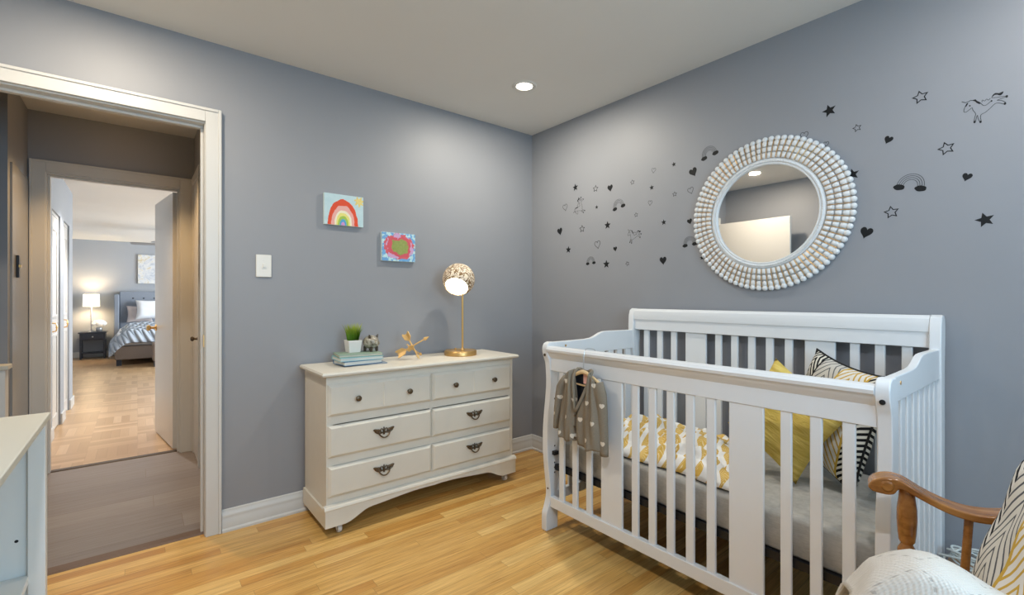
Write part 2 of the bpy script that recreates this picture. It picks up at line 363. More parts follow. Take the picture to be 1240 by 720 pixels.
# ---------------------------------------------------------------- mesh builder
class MB:
    def __init__(s): s.bm = bmesh.new()
    def face(s, pts):
        return s.bm.faces.new([s.bm.verts.new(p) for p in pts])
    def box(s, a, b):
        x0, x1 = sorted((a[0], b[0])); y0, y1 = sorted((a[1], b[1])); z0, z1 = sorted((a[2], b[2]))
        v = [s.bm.verts.new(p) for p in ((x0,y0,z0),(x1,y0,z0),(x1,y1,z0),(x0,y1,z0),(x0,y0,z1),(x1,y0,z1),(x1,y1,z1),(x0,y1,z1))]
        for f in ((0,3,2,1),(4,5,6,7),(0,1,5,4),(1,2,6,5),(2,3,7,6),(3,0,4,7)): s.bm.faces.new([v[i] for i in f])
        return s
    def prism(s, poly, axis, a, b):
        """polygon in the two other axes (cyclic order kept as xyz minus axis), extruded from a to b"""
        def P(p, h):
            if axis == 'x': return (h, p[0], p[1])
            if axis == 'y': return (p[0], h, p[1])
            return (p[0], p[1], h)
        A = [s.bm.verts.new(P(p, a)) for p in poly]; B = [s.bm.verts.new(P(p, b)) for p in poly]
        n = len(poly)
        s.bm.faces.new(A); s.bm.faces.new(B[::-1])
        for i in range(n): s.bm.faces.new((A[i], B[i], B[(i+1) % n], A[(i+1) % n]))
        return s
    def rings(s, rings, cap=True, closed=True):
        V = [[s.bm.verts.new(p) for p in r] for r in rings]
        n = len(V[0])
        for i in range(len(V)-1):
            for j in range(n if closed else n-1):
                s.bm.faces.new((V[i][j], V[i][(j+1) % n], V[i+1][(j+1) % n], V[i+1][j]))
        if cap and closed:
            s.bm.faces.new(V[0][::-1]); s.bm.faces.new(V[-1])
        return s
    def tube(s, pts, r, n=8, flat=None):
        pts = [Vector(p) for p in pts]; rs = r if isinstance(r, (list, tuple)) else [r]*len(pts)
        out = []; up = None
        for i, p in enumerate(pts):
            d = (pts[min(i+1, len(pts)-1)] - pts[max(i-1, 0)]).normalized()
            if up is None:
                up = Vector((0, 0, 1)) if abs(d.z) < .9 else Vector((1, 0, 0))
            sd = d.cross(up).normalized(); up = sd.cross(d).normalized()
            k = flat or 1
            out.append([p + sd*math.cos(2*PI*j/n)*rs[i] + up*math.sin(2*PI*j/n)*rs[i]*k for j in range(n)])
        return s.rings(out)
    def lathe(s, prof, c=(0,0,0), n=24, axis='z', loop=False):
        out = []
        if loop: prof = list(prof)+[prof[0]]
        for r, h in prof:
            r = max(r, 1e-4); ring = []
            for j in range(n):
                a = 2*PI*j/n; x, y = r*math.cos(a), r*math.sin(a)
                if axis == 'z': q = (c[0]+x, c[1]+y, c[2]+h)
                elif axis == 'x': q = (c[0]+h, c[1]+x, c[2]+y)
                else: q = (c[0]+y, c[1]+h, c[2]+x)
                ring.append(q)
            out.append(ring)
        return s.rings(out, cap=not loop)
    def ball(s, c, r, nu=16, nv=10):
        rr = r if isinstance(r, (list, tuple)) else (r, r, r)
        out = []
        for i in range(1, nv):
            t = PI*i/nv
            out.append([(c[0]+rr[0]*math.sin(t)*math.cos(2*PI*j/nu), c[1]+rr[1]*math.sin(t)*math.sin(2*PI*j/nu), c[2]-rr[2]*math.cos(t)) for j in range(nu)])
        return s.rings(out)
    def grid(s, f, nu, nv):
        V = [[s.bm.verts.new(f(i/nu, j/nv)) for j in range(nv+1)] for i in range(nu+1)]
        for i in range(nu):
            for j in range(nv): s.bm.faces.new((V[i][j], V[i+1][j], V[i+1][j+1], V[i][j+1]))
        return s
    def xf(s, mtx):
        bmesh.ops.transform(s.bm, matrix=mtx, verts=s.bm.verts); return s

ORG = {}
def _link(name, mb, mat, origin=(0,0,0), bevel=0, seg=2, solid=0, sub=0, sharp=40, recalc=True):
    bm = mb.bm
    if recalc: bmesh.ops.recalc_face_normals(bm, faces=bm.faces)
    if any(origin): bmesh.ops.translate(bm, vec=(-origin[0], -origin[1], -origin[2]), verts=bm.verts)
    me = bpy.data.meshes.new(name); bm.to_mesh(me); bm.free()
    for p in me.polygons: p.use_smooth = True
    me.set_sharp_from_angle(angle=math.radians(sharp))
    for mm in (mat if isinstance(mat, (list, tuple)) else [mat]): me.materials.append(mm)
    o = bpy.data.objects.new(name, me); COL.objects.link(o)
    if solid:
        md = o.modifiers.new('solid', 'SOLIDIFY'); md.thickness = solid; md.offset = 0
    if bevel:
        md = o.modifiers.new('bevel', 'BEVEL'); md.width = bevel; md.segments = seg; md.limit_method = 'ANGLE'; md.angle_limit = math.radians(35)
        md.harden_normals = True
    if sub:
        md = o.modifiers.new('sub', 'SUBSURF'); md.levels = sub; md.render_levels = sub
    return o
def meta(o, label=None, cat=None, group=None, kind=None):
    if label: o['label'] = label
    if cat: o['category'] = cat
    if group: o['group'] = group
    if kind: o['kind'] = kind
    return o
def thing(name, label, cat, loc=(0,0,0), group=None):
    o = bpy.data.objects.new(name, None); COL.objects.link(o); o.location = loc
    o.empty_display_size = .05
    ORG[o.name] = tuple(loc)
    return meta(o, label, cat, group)
def part(name, mb, mat, parent, label=None, kind=None, **kw):
    org = ORG[parent.name]
    o = _link(name, mb, mat, org, **kw); o.parent = parent; ORG[o.name] = org
    return meta(o, label, kind=kind)
def solo(name, mb, mat, label, cat, group=None, **kw):
    vs = [v.co for v in mb.bm.verts]
    org = ((min(v.x for v in vs)+max(v.x for v in vs))/2, (min(v.y for v in vs)+max(v.y for v in vs))/2, min(v.z for v in vs))
    o = _link(name, mb, mat, org, **kw); o.location = org; ORG[o.name] = org
    return meta(o, label, cat, group)
def struct(name, mb, mat, **kw):
    o = _link(name, mb, mat, **kw); ORG[o.name] = (0, 0, 0)
    return meta(o, kind='structure')
def placed(name, mb, mat, mtx, label, cat, group=None, **kw):
    o = _link(name, mb, mat, **kw); o.matrix_world = mtx; ORG[o.name] = (0, 0, 0)
    return meta(o, label, cat, group)
def smooth(pts, k=3, closed=False):
    """Catmull-Rom resample"""
    P = [Vector(p) for p in pts]; out = []; n = len(P)
    rng = range(n if closed else n-1)
    for i in rng:
        p0 = P[(i-1) % n] if closed or i > 0 else P[0]; p1 = P[i]; p2 = P[(i+1) % n]; p3 = P[(i+2) % n] if closed or i+2 < n else P[-1]
        for j in range(k):
            t = j/k
            out.append(.5*((2*p1)+(p2-p0)*t+(2*p0-5*p1+4*p2-p3)*t*t+(3*p1-p0-3*p2+p3)*t*t*t))
    if not closed: out.append(P[-1])
    return out
# ================================================================ SETTING
H = 2.44
B = MB
# --- nursery shell
struct('floor', MB().box((-3.13, -3.9, -.02), (0, .06, 0)), M['oak'])
struct('ceiling', MB().box((-3.13, -3.9, H), (0, 0, H+.06)), M['ceil'])
struct('wall_left', MB().box((-3.23, 0, 0), (-2.915, .11, H)).box((-2.125, 0, 0), (.1, .11, H)).box((-2.915, 0, 2.05), (-2.125, .11, H)), M['wall'])
struct('wall_right', MB().box((0, -3.9, 0), (.1, 0, H)), M['wall'])
struct('wall_opposite', MB().box((-3.23, -3.9, 0), (-3.13, 0, H)), M['wall'])
WX0, WX1, WZ0, WZ1 = -2.35, -.95, .95, 2.15
struct('wall_back', MB().box((-3.23, -4.0, 0), (WX0, -3.9, H)).box((WX1, -4.0, 0), (.1, -3.9, H)).box((WX0, -4.0, 0), (WX1, -3.9, WZ0)).box((WX0, -4.0, WZ1), (WX1, -3.9, H)), M['wall'])
def win_frame(name, mb_boxes, pane_boxes):
    m = MB()
    for a, b in mb_boxes: m.box(a, b)
    o = struct(name, m, M['trim'], bevel=.004)
    return o
w1 = win_frame('window_1', [((WX0-.07, -3.9, WZ1), (WX1+.07, -3.88, WZ1+.07)), ((WX0-.07, -3.9, WZ0-.07), (WX0, -3.88, WZ1)), ((WX1, -3.9, WZ0-.07), (WX1+.07, -3.88, WZ1)),
    ((WX0-.09, -3.9, WZ0-.03), (WX1+.09, -3.85, WZ0)), ((WX0, -3.97, WZ0), (WX0+.05, -3.92, WZ1)), ((WX1-.05, -3.97, WZ0), (WX1, -3.92, WZ1)),
    ((WX0, -3.97, WZ0), (WX1, -3.92, WZ0+.05)), ((WX0, -3.97, WZ1-.05), (WX1, -3.92, WZ1)), ((-1.675, -3.965, WZ0), (-1.625, -3.925, WZ1))], None)
gg = G('window_glass'); gg.fin((1, 1, 1), .02, 0, .5, Transmission_Weight=1, IOR=1.45)
part('pane', MB().box((WX0+.05, -3.95, WZ0+.05), (WX1-.05, -3.945, WZ1-.05)), gg.m, w1)

def base_poly(s):       # (offset from wall, z)
    return [(0, 0), (s*.022, 0), (s*.022, .010), (s*.015, .018), (s*.015, .060), (s*.012, .066), (s*.0135, .074), (s*.012, .086), (s*.007, .094), (s*.006, .106), (0, .110)]
struct('baseboard_left', MB().prism(base_poly(-1), 'x', -2.073, -.0), M['trim'])
struct('baseboard_right', MB().prism(base_poly(-1), 'y', -3.9, -.012), M['trim'])
struct('baseboard_back', MB().prism([(-3.9-p[0], p[1]) for p in base_poly(-1)], 'x', -3.13, -.012), M['trim'])
# --- door opening into the hall: jamb, stop and casing
def casing(name, x0, x1, top, y, d, w=.067, th=.018, jamb=None):
    """casing on the plane y facing direction d (-1 = towards the nursery)"""
    m = MB()
    for a, b in (((x0-w, y, 0), (x0, y+d*th, top+w)), ((x1, y, 0), (x1+w, y+d*th, top+w)), ((x0, y, top), (x1, y+d*th, top+w))):
        m.box(a, b)
    m.box((x0-w, y, 0), (x0-w+.014, y+d*(th+.006), top+w)); m.box((x1+w-.014, y, 0), (x1+w, y+d*(th+.006), top+w)); m.box((x0-w+.014, y, top+w-.014), (x1+w-.014, y+d*(th+.006), top+w))
    return struct(name, m, M['trim'], bevel=.003)
t1 = casing('trim_1', -2.898, -2.142, 2.037, 0, -1)
jm = MB().box((-2.915, -.001, 0), (-2.895, .111, 2.03)).box((-2.145, -.001, 0), (-2.125, .111, 2.03)).box((-2.915, -.001, 2.03), (-2.125, .111, 2.05))
jm.box((-2.895, .045, 0), (-2.883, .075, 2.018)).box((-2.157, .045, 0), (-2.145, .075, 2.018)).box((-2.895, .045, 2.018), (-2.145, .075, 2.03))
j1 = struct('trim_2', jm, M['trim'], bevel=.0015)
part('strike_plate', MB().box((-2.148, .006, .93), (-2.145, .036, .99)), M['brass'], j1, 'brass latch plate on the door jamb')
casing('trim_3', -2.898, -2.142, 2.037, .11, 1)
d1 = struct('door_1', MB().box((-2.947, -.785, .012), (-2.912, -.03, 2.025)), M['door'], bevel=.002)
kb = MB()
for s, x in ((1, -2.912), (-1, -2.947)): kb.lathe([(.0, 0), (.026, 0), (.026, s*.006), (.010, s*.012), (.010, s*.03), (.024, s*.042), (.026, s*.052), (.018, s*.062), (0, s*.064)], (x, -.72, .93), 20, 'x')
part('door_knob', kb, M['brass'], d1)
struct('trim_4', MB().prism([(.030, .0), (.095, .0), (.088, .008), (.037, .008)], 'x', -2.895, -2.145), paint('threshold_wood', (.16, .10, .07), .4))

# --- hall
HL, HR = -2.957, -2.06
struct('floor_hall', MB().box((-4.2, .0601, -.02), (HR, 1.66, 0)), M['laminate'])
struct('ceiling_hall', MB().box((-4.2, .11, 2.40), (HR, 1.6, 2.46)), M['ceil'])
struct('wall_hall_left', MB().box((-4.2, 1.0, 0), (HL, 1.6, 2.40)), M['wall'])
struct('wall_hall_right', MB().box((HR, .11, 0), (-1.96, 1.6, 2.40)), M['wall'])
struct('wall_hall_end', MB().box((-4.3, .11, 0), (-4.2, 1.0, 2.40)), M['wall'])
struct('wall_hall_front', MB().box((-4.2, 0, 0), (-3.23, .11, 2.40)), M['wall'])
struct('wall_hall_far', MB().box((-4.2, 1.6, 0), (-2.887, 1.72, 2.46)).box((-2.134, 1.6, 0), (1.3, 1.72, 2.46)).box((-2.887, 1.6, 2.015), (-2.134, 1.72, 2.46)), M['wall'])
casing('trim_5', -2.873, -2.148, 2.003, 1.6, -1, .076)
jm = MB().box((-2.887, 1.599, 0), (-2.867, 1.721, 1.995)).box((-2.154, 1.599, 0), (-2.134, 1.721, 1.995)).box((-2.887, 1.599, 1.995), (-2.134, 1.721, 2.015))
jm.box((-2.867, 1.63, 0), (-2.855, 1.67, 1.983)).box((-2.166, 1.63, 0), (-2.154, 1.67, 1.983)).box((-2.855, 1.63, 1.983), (-2.166, 1.67, 1.995))
struct('trim_6', jm, M['trim'], bevel=.0015)
struct('trim_7', MB().prism([(1.635, 0), (1.69, 0), (1.683, .006), (1.642, .006)], 'x', -2.867, -2.154), paint('dark_threshold', (.05, .035, .028), .4))
# linen closet door in the hall's right wall
m = MB().box((HR, 1.12, 0), (HR-.016, 1.17, 2.02)).box((HR, 1.52, 0), (HR-.016, 1.592, 2.09)).box((HR, 1.12, 2.02), (HR-.016, 1.52, 2.09))
struct('trim_8', m, M['trim'], bevel=.003)
d3 = struct('door_3', MB().box((HR-.001, 1.17, .01), (HR-.010, 1.52, 2.02)), M['door'], bevel=.002)
part('door_knob', MB().lathe([(0, 0), (.014, 0), (.008, -.006), (.007, -.02), (.016, -.028), (.017, -.036), (.010, -.043), (0, -.044)], (HR-.010, 1.21, .885), 18, 'x'), M['bronze'], d3)
# flush door with its dark latch in the hall's left wall
d4 = struct('door_4', MB().box((HL-.005, 1.06, .01), (HL+.010, 1.54, 1.935)), paint('glossy_wall_paint', (.28, .275, .265), .22, .5), bevel=.002)
part('latch', MB().box((HL+.010, 1.155, 1.29), (HL+.022, 1.185, 1.42)), M['darkmetal'], d4, 'black latch plate', bevel=.002)
part('keeper', MB().box((HL+.022, 1.15, 1.35), (HL+.030, 1.19, 1.364)), M['brass'], d4, 'brass latch bolt')
# low white half wall with a cap beyond the hall corner
hw = struct('wall_half', MB().box((-3.8, .88, 0), (-2.948, .96, .79)), M['shelfwhite'])
part('cap', MB().box((-3.8, .865, .79), (-2.935, .975, .815)), M['cream'], hw, bevel=.004)

# --- bedroom beyond
BZ = 2.31
struct('floor_bedroom', MB().box((-4.2, 1.6601, -.02), (1.3, 9.7, 0)), M['parquet'])
struct('ceiling_bedroom', MB().box((-4.2, 1.72, BZ), (1.3, 9.7, BZ+.1)), M['ceil'])
CX = -2.955
m = MB().box((-3.5, 1.72, 0), (CX, 2.70, BZ)).box((-3.5, 3.24, 0), (CX, 3.50, BZ)).box((-3.5, 3.96, 0), (CX, 4.28, BZ)).box((-3.5, 2.70, 1.92), (CX, 3.24, BZ)).box((-3.5, 3.50, 1.92), (CX, 3.96, BZ)).box((-3.5, 2.70, 0), (-3.10, 3.24, 1.92)).box((-3.5, 3.5, 0), (-3.10, 3.96, 1.92))
struct('wall_bedroom_left', m, M['wall_bed'])
struct('wall_bedroom_recess', MB().box((-4.1, 1.72, 0), (-4.0, 9.6, BZ)).box((-4.0, 1.72, 0), (-3.5, 1.8, BZ)), M['wall_bed'])
struct('wall_bedroom_far', MB().box((-4.1, 9.6, 0), (1.3, 9.7, BZ)), M['wall_bed'])
struct('wall_bedroom_right', MB().box((1.2, 1.72, 0), (1.3, 5.2, BZ)).box((1.2, 8.2, 0), (1.3, 9.6, BZ)).box((1.2, 5.2, 0), (1.3, 8.2, .6)).box((1.2, 5.2, 2.1), (1.3, 8.2, BZ)), M['wall_bed'])
w2 = win_frame('window_2', [((1.18, 5.13, .53), (1.2, 5.2, 2.17)), ((1.18, 8.2, .53), (1.2, 8.27, 2.17)), ((1.18, 5.2, 2.1), (1.2, 8.2, 2.17)), ((1.16, 5.13, .53), (1.2, 8.27, .6)), ((1.22, 5.2, .6), (1.26, 5.25, 2.1)), ((1.22, 8.15, .6), (1.26, 8.2, 2.1)), ((1.22, 6.68, .6), (1.26, 6.73, 2.1))], None)
part('pane', MB().box((1.238, 5.25, .6), (1.243, 8.15, 2.1)), gg.m, w2)
for k, (a, b) in enumerate(((2.70, 3.24), (3.50, 3.96))):
    fr = MB().box((CX-.05, a, 0), (CX-.013, a+.03, 1.92)).box((CX-.05, b-.03, 0), (CX-.013, b, 1.92)).box((CX-.05, a+.03, 1.89), (CX-.013, b-.03, 1.92))
    struct('trim_%d' % (9+k), fr, M['trim'], bevel=.003)
    mdl = MB().box((CX-.045, a+.033, .012), (CX-.015, b-.033, 1.887))
    for z0, z1 in ((.12, .85), (1.0, 1.78)):
        mdl.box((CX-.015, a+.11, z0), (CX-.009, a+.13, z1)).box((CX-.015, b-.13, z0), (CX-.009, b-.11, z1)).box((CX-.015, a+.13, z0), (CX-.009, b-.13, z0+.02)).box((CX-.015, a+.13, z1-.02), (CX-.009, b-.13, z1))
    dd = struct('door_%d' % (5+k), mdl, M['door'], bevel=.002)
    hy = a+.16
    part('handle', MB().tube([(CX-.015, hy, .955), (CX+.008, hy, .95), (CX+.012, hy, .93), (CX+.012, hy, .905), (CX+.008, hy, .885), (CX-.015, hy, .88)], .005, 8).ball((CX+.012, hy, .918), .008), M['brass'], dd, 'brass pull handle')
bp = MB()
for a, b in ((1.74, 2.69), (3.25, 3.49), (3.97, 4.29)): bp.box((CX, a, 0), (CX+.014, b, .10))
bp.box((CX-.3, 4.28, 0), (CX+.014, 4.294, .10))
struct('baseboard_bedroom', bp, M['trim'], bevel=.004)
struct('baseboard_far', MB().box((-4.0, 9.586, 0), (1.2, 9.6, .11)), M['trim'], bevel=.004)
# open bedroom door, hinged on the right jamb
d2 = struct('door_2', MB().box((-.018, 0, .012), (.018, .70, 1.985)), M['door'], bevel=.002)
mk = MB()
for s in (1, -1): mk.lathe([(0, 0), (.027, 0), (.027, s*.006), (.010, s*.012), (.010, s*.034), (.023, s*.045), (.026, s*.055), (.018, s*.066), (0, s*.068)], (s*.018, .645, .915), 20, 'x')
part('door_knob', mk, M['brass'], d2, 'brass door knob')
d2.matrix_world = Matrix.Translation((-2.172, 1.70, 0)) @ Matrix.Rotation(math.radians(7.5), 4, 'Z')

# --- recessed lights
def downlight(x, y, z, label, power, tint, size=math.radians(166), glow=True, r=.048):
    t = thing('recessed_downlight', label, 'ceiling light', (x, y, z), 'recessed ceiling lights')
    part('trim_ring', MB().lathe([(r, 0), (r, -.004), (r+.006, -.007), (r+.020, -.006), (r+.026, 0)], (x, y, z), 40, loop=True), M['switch'], t)
    part('lens', MB().lathe([(0, -.0025), (r*.7, -.0025), (r, -.0015), (r, 0), (0, 0)], (x, y, z), 40), M['potglow'], t, 'glowing lens')
    l = bpy.data.lights.new('downlight_lamp', 'AREA'); l.shape = 'DISK'; l.size = r*1.9; l.energy = power*.40; l.color = tint
    o = bpy.data.objects.new('downlight_lamp', l); COL.objects.link(o); o.location = (x, y, z-.012)
    return t
POT = 62
downlight(-.599, -.611, H, 'lit recessed downlight in the nursery ceiling near the far corner', 27, (1, .925, .79))
downlight(-2.50, -.611, H, 'lit recessed ceiling downlight over the door side of the nursery, seen in the round mirror', 29, (1, .86, .68))
downlight(-.60, -2.75, H, 'recessed ceiling downlight above the rocking chair', 15, (1, .96, .93))
downlight(-2.50, -2.75, H, 'recessed ceiling downlight above the white shelf unit', 37, (.94, .93, 1))
t = thing('hall_ceiling_light', 'small gold flush light on the hall ceiling outside the nursery door', 'ceiling light', (-2.52, 1.13, 2.40))
part('rim', MB().lathe([(.075, 0), (.078, -.012), (.10, -.014), (.105, -.006), (.105, 0)], (-2.52, 1.13, 2.40), 40, loop=True), M['gold'], t)
gl = paint('amber_glass', (.75, .42, .12), .25, .5, .1, 20, 0)
part('glass_bowl', MB().lathe([(.077, -.004), (.070, -.020), (.045, -.030), (0, -.033)], (-2.52, 1.13, 2.40), 40), gl, t)
t = thing('bedroom_ceiling_light', 'thin bright ceiling light just inside the bedroom beyond the hall', 'ceiling light', (-2.53, 3.25, BZ))
part('trim_ring', MB().lathe([(.06, 0), (.06, -.006), (.085, -.008), (.09, 0)], (-2.53, 3.25, BZ), 32, loop=True), M['switch'], t)
part('lens', MB().lathe([(0, -.004), (.06, -.003), (.06, 0), (0, 0)], (-2.53, 3.25, BZ), 32), M['potglow'], t, 'glowing lens')

def area(name, loc, rot, sx, sy, e, col):
    l = bpy.data.lights.new(name, 'AREA'); l.shape = 'RECTANGLE'; l.size = sx; l.size_y = sy; l.energy = e; l.color = col
    o = bpy.data.objects.new(name, l); COL.objects.link(o); o.location = loc; o.rotation_euler = rot
    return o
def point(name, loc, e, col, r=.05):
    l = bpy.data.lights.new(name, 'POINT'); l.energy = e; l.color = col; l.shadow_soft_size = r
    o = bpy.data.objects.new(name, l); COL.objects.link(o); o.location = loc
area('nursery_window_daylight', (-1.65, -3.90, 1.55), (math.radians(90), 0, 0), 1.3, 1.15, 29, (.48, .77, 1.0))
area('bedroom_window_daylight', (1.15, 6.7, 1.35), (0, math.radians(90), 0), 1.5, 2.9, 235, (.86, .94, 1.0))
def spot(name, loc, e, col, deg, r=.05):
    l = bpy.data.lights.new(name, 'SPOT'); l.energy = e; l.color = col; l.spot_size = math.radians(deg); l.spot_blend = .6; l.shadow_soft_size = r
    o = bpy.data.objects.new(name, l); COL.objects.link(o); o.location = loc
point('hall_glow', (-2.52, 1.13, 2.335), .55, (1, .62, .28), .03)
spot('hall_lamp', (-2.52, 1.13, 2.36), 52, (1, .62, .26), 105)
spot('bedroom_hall_lamp', (-2.53, 3.25, 2.29), 115, (1, .94, .90), 110)
point('bedside_lamp_bulb', (-3.09, 9.35, 1.12), 17, (1, .78, .5), .05)

w = bpy.data.worlds.new('sky'); SC.world = w; w.use_nodes = True
bg = w.node_tree.nodes['Background']; bg.inputs[0].default_value = (.62, .76, 1, 1); bg.inputs[1].default_value = 1.2

# --- camera
cam = bpy.data.cameras.new('camera'); cam.lens = 16.345; cam.sensor_width = 36; cam.clip_start = .02
co = bpy.data.objects.new('camera', cam); COL.objects.link(co)
co.location = (-2.403, -2.730, 1.175); co.rotation_euler = (math.radians(90), 0, -math.atan2(.6278, .7785))
SC.camera = co
vs = SC.view_settings; vs.view_transform = 'Standard'; vs.look = 'None'; vs.exposure = .3; vs.gamma = 1; vs.use_curve_mapping = False
# ================================================================ DRESSER
DX0, DX1, DF, DB, DZ = -1.690, -.508, -.400, -.024, .808
t = thing('dresser', 'wide white six-drawer dresser on casters against the grey wall', 'dresser', ((DX0+DX1)/2, -.21, 0))
dr = t
body = MB().box((DX0+.006, DF+.008, .075), (DX0+.026, DB, .787)).box((DX1-.026, DF+.008, .075), (DX1-.006, DB, .787)).box((DX0+.026, DB-.01, .10), (DX1-.026, DB, .787)).box((DX0+.026, DF+.03, .10), (DX1-.026, DB-.01, .118))
# face frame
for z0, z1 in ((.118, .196), (.345, .388), (.548, .590), (.745, .787)): body.box((DX0+.020, DF+.0092, z0), (DX1-.020, DF+.028, z1))
for x0, x1 in ((DX0+.026, DX0+.040), (-1.116, -1.100), (DX1-.040, DX1-.026)): body.box((x0, DF+.0085, .190), (x1, DF+.0275, .750))
part('body', body, M['dresser'], t, bevel=.0015)
tp = [(DX0-.018, .787), (DX0-.022, .793), (DX0-.022, .801), (DX0-.016, .808)]
top = MB()
rr = []
for off, z in ((.010, .786), (.020, .791), (.022, .799), (.016, .808)):
    rr.append([(DX0-off, DF-off-.004, z), (DX1+off, DF-off-.004, z), (DX1+off, DB+.002, z), (DX0-off, DB+.002, z)])
top.rings(rr)
part('top', top, M['dresser'], t, bevel=.001)
def raised(x0, x1, z0, z1, y=DF):
    """raised drawer front: bevelled edge rising to a flat panel"""
    m = MB(); rr = []
    for off, d in ((0, .0), (0, -.006), (.004, -.010), (.013, -.018), (.016, -.018)):
        rr.append([(x0+off, y+.008+d, z0+off), (x1-off, y+.008+d, z0+off), (x1-off, y+.008+d, z1-off), (x0+off, y+.008+d, z1-off)])
    return m.rings(rr)
cols = ((DX0+.012, -1.112), (-1.104, DX1-.030))
cols = ((-1.678, -1.112), (-1.104, -.540))
rows = ((.591, .746), (.388, .545), (.194, .345))
def pull(cx, z, y):
    m = MB()
    # winged backplate with scrolls and a drop bail
    for s in (-1, 1):
        m.tube(smooth([(cx+s*.012, y-.003, z-.004), (cx+s*.024, y-.004, z+.010), (cx+s*.036, y-.003, z+.013), (cx+s*.058, y-.002, z+.017)], 3), [.004]*3+[.007]*3+[.0065]*3+[.0015], 6)
        m.tube(smooth([(cx+s*.058, y-.002, z+.017), (cx+s*.040, y-.004, z+.002), (cx+s*.024, y-.004, z-.004), (cx+s*.006, y-.003, z-.002)], 3), [.0015]*2+[.005]*5+[.004]*3, 6)
        m.tube(smooth([(cx+s*.004, y-.003, z+.006), (cx+s*.010, y-.004, z+.018), (cx+s*.018, y-.003, z+.016), (cx+s*.016, y-.003, z+.009)], 3), .0028, 6)
        m.ball((cx+s*.030, y-.006, z+.006), .006, 10, 6)
    m.tube([(cx, y-.003, z-.012), (cx, y-.006, z+.004), (cx, y-.005, z+.014), (cx, y-.003, z+.026)], [.005, .0075, .004, .003], 8)
    bail = MB().tube(smooth([(cx-.030, y-.007, z+.004), (cx-.026, y-.013, z-.010), (cx-.014, y-.016, z-.022), (cx, y-.017, z-.026), (cx+.014, y-.016, z-.022), (cx+.026, y-.013, z-.010), (cx+.030, y-.007, z+.004)], 4), .0036, 8)
    return m, bail
for ri, (z0, z1) in enumerate(rows):
    for ci, (x0, x1) in enumerate(cols):
        m = raised(x0, x1, z0, z1)
        if ri == 0:            # the top fronts carry a shallow joint between two knobs
            pass
        d = part('drawer', m, M['dresser'], t, sharp=25)
        yf = DF+.008-.018
        if ri == 0:
            xm = (x0+x1)/2
            part('centre_bead', MB().prism([(xm-.006, yf+.001), (xm-.002, yf-.0025), (xm+.002, yf-.0025), (xm+.006, yf+.001)], 'z', z0+.016, z1-.016), M['dresser'], d)
            for kx in ((x0+.142, x1-.142)):
                part('knob', MB().lathe([(0, 0), (.007, 0), (.006, -.010), (.012, -.016), (.015, -.020), (.014, -.025), (.008, -.028), (0, -.0285)], (kx, yf, (z0+z1)/2), 18, 'y'), M['bronze'], d, 'antique bronze knob')
        else:
            cx = (x0+x1)/2-.001
            a, b = pull(cx, (z0+z1)/2+.006, yf)
            part('backplate', a, M['bronze'], d, 'ornate bronze backplate')
            part('bail_handle', b, M['bronze'], d, 'bronze bail handle')
# scalloped skirt with moulded top
pts = []
def skirt_edge(u):      # height of the lower edge, u 0..1 along the front
    u = min(u, 1-u)
    if u < .075: return .052
    if u < .20:
        q = (u-.075)/.125; return .052+.050*(.5-.5*math.cos(PI*q))
    q = (u-.20)/.30; return .102+.016*(.5-.5*math.cos(PI*q))+ .006*math.sin(q*PI)
N = 60
x0, x1 = DX0-.004, DX1+.004
poly = [(x0+(x1-x0)*i/N, skirt_edge(i/N)) for i in range(N+1)] + [(x1, .134), (x0, .134)]
sk = MB().prism(poly, 'y', DF-.012, DF+.010)
for xa, xb in ((DX0-.004, DX0+.018), (DX1-.018, DX1+.004)): sk.box((xa, DF+.010, .052), (xb, DB, .134))
prof = [(DF+.008, .134), (DF-.014, .134), (DF-.016, .140), (DF-.012, .150), (DF-.002, .156), (DF+.008, .158)]
sk.prism(prof, 'x', DX0-.008, DX1+.008)
part('skirt', sk, M['dresser'], t, sharp=30)
for cx, cy in ((DX0+.075, DF+.030), (DX1-.055, DF+.030), (DX0+.075, DB-.05), (DX1-.055, DB-.05)):
    c = MB().lathe([(0, -.010), (.018, -.010), (.0205, -.006), (.0205, .006), (.018, .010), (0, .010)], (cx, cy, .0207), 20, 'x')
    cst = part('caster', c, M['chrome'], t, 'pale caster wheel')
    part('fork', MB().box((cx-.014, cy-.006, .018), (cx-.0115, cy+.010, .048)).box((cx+.0115, cy-.006, .018), (cx+.014, cy+.010, .048)).box((cx-.018, cy-.012, .046), (cx+.018, cy+.016, .10)), M['dresser'], cst)

# ---------------------------------------------------------------- on the dresser
Z = DZ
# books: lowest blue, then aqua, then sage green
def book(name, cx, cy, z, w, d, h, rot, cover, pages, label, grp='books stacked on the dresser'):
    t = thing(name, label, 'book', (0, 0, 0), grp)
    c = .0022
    part('cover', MB().box((-w/2, -d/2, 0), (w/2, d/2, c)).box((-w/2, -d/2, h-c), (w/2, d/2, h)).box((-w/2, d/2-.003, c), (w/2, d/2, h-c)), cover, t, bevel=.0008)
    part('pages', MB().box((-w/2+.004, -d/2+.004, c), (w/2-.004, d/2-.003, h-c)), pages, t, 'cream page block')
    t.location = (cx, cy, z); t.rotation_euler = (0, 0, math.radians(rot))
    return t
bl = book('booklet', -1.425, -.185, Z+.0005, .235, .16, .005, -6, M['book_grey'], M['pages2'], 'thin slate booklet lying lowest under the stacked books')
book('book', -1.455, -.200, Z+.006, .215, .150, .021, 4, M['book_blue'], M['pages2'], 'dark blue book, second from the bottom of the dresser stack')
book('book', -1.452, -.190, Z+.0275, .235, .165, .019, -3, M['book_teal'], M['pages2'], 'aqua covered book between the blue and the sage green one')
book('book', -1.446, -.180, Z+.047, .235, .160, .014, -8, M['book_green'], M['pages'], 'sage green book on top of the stack, under the potted grass')
Z2 = Z+.0613
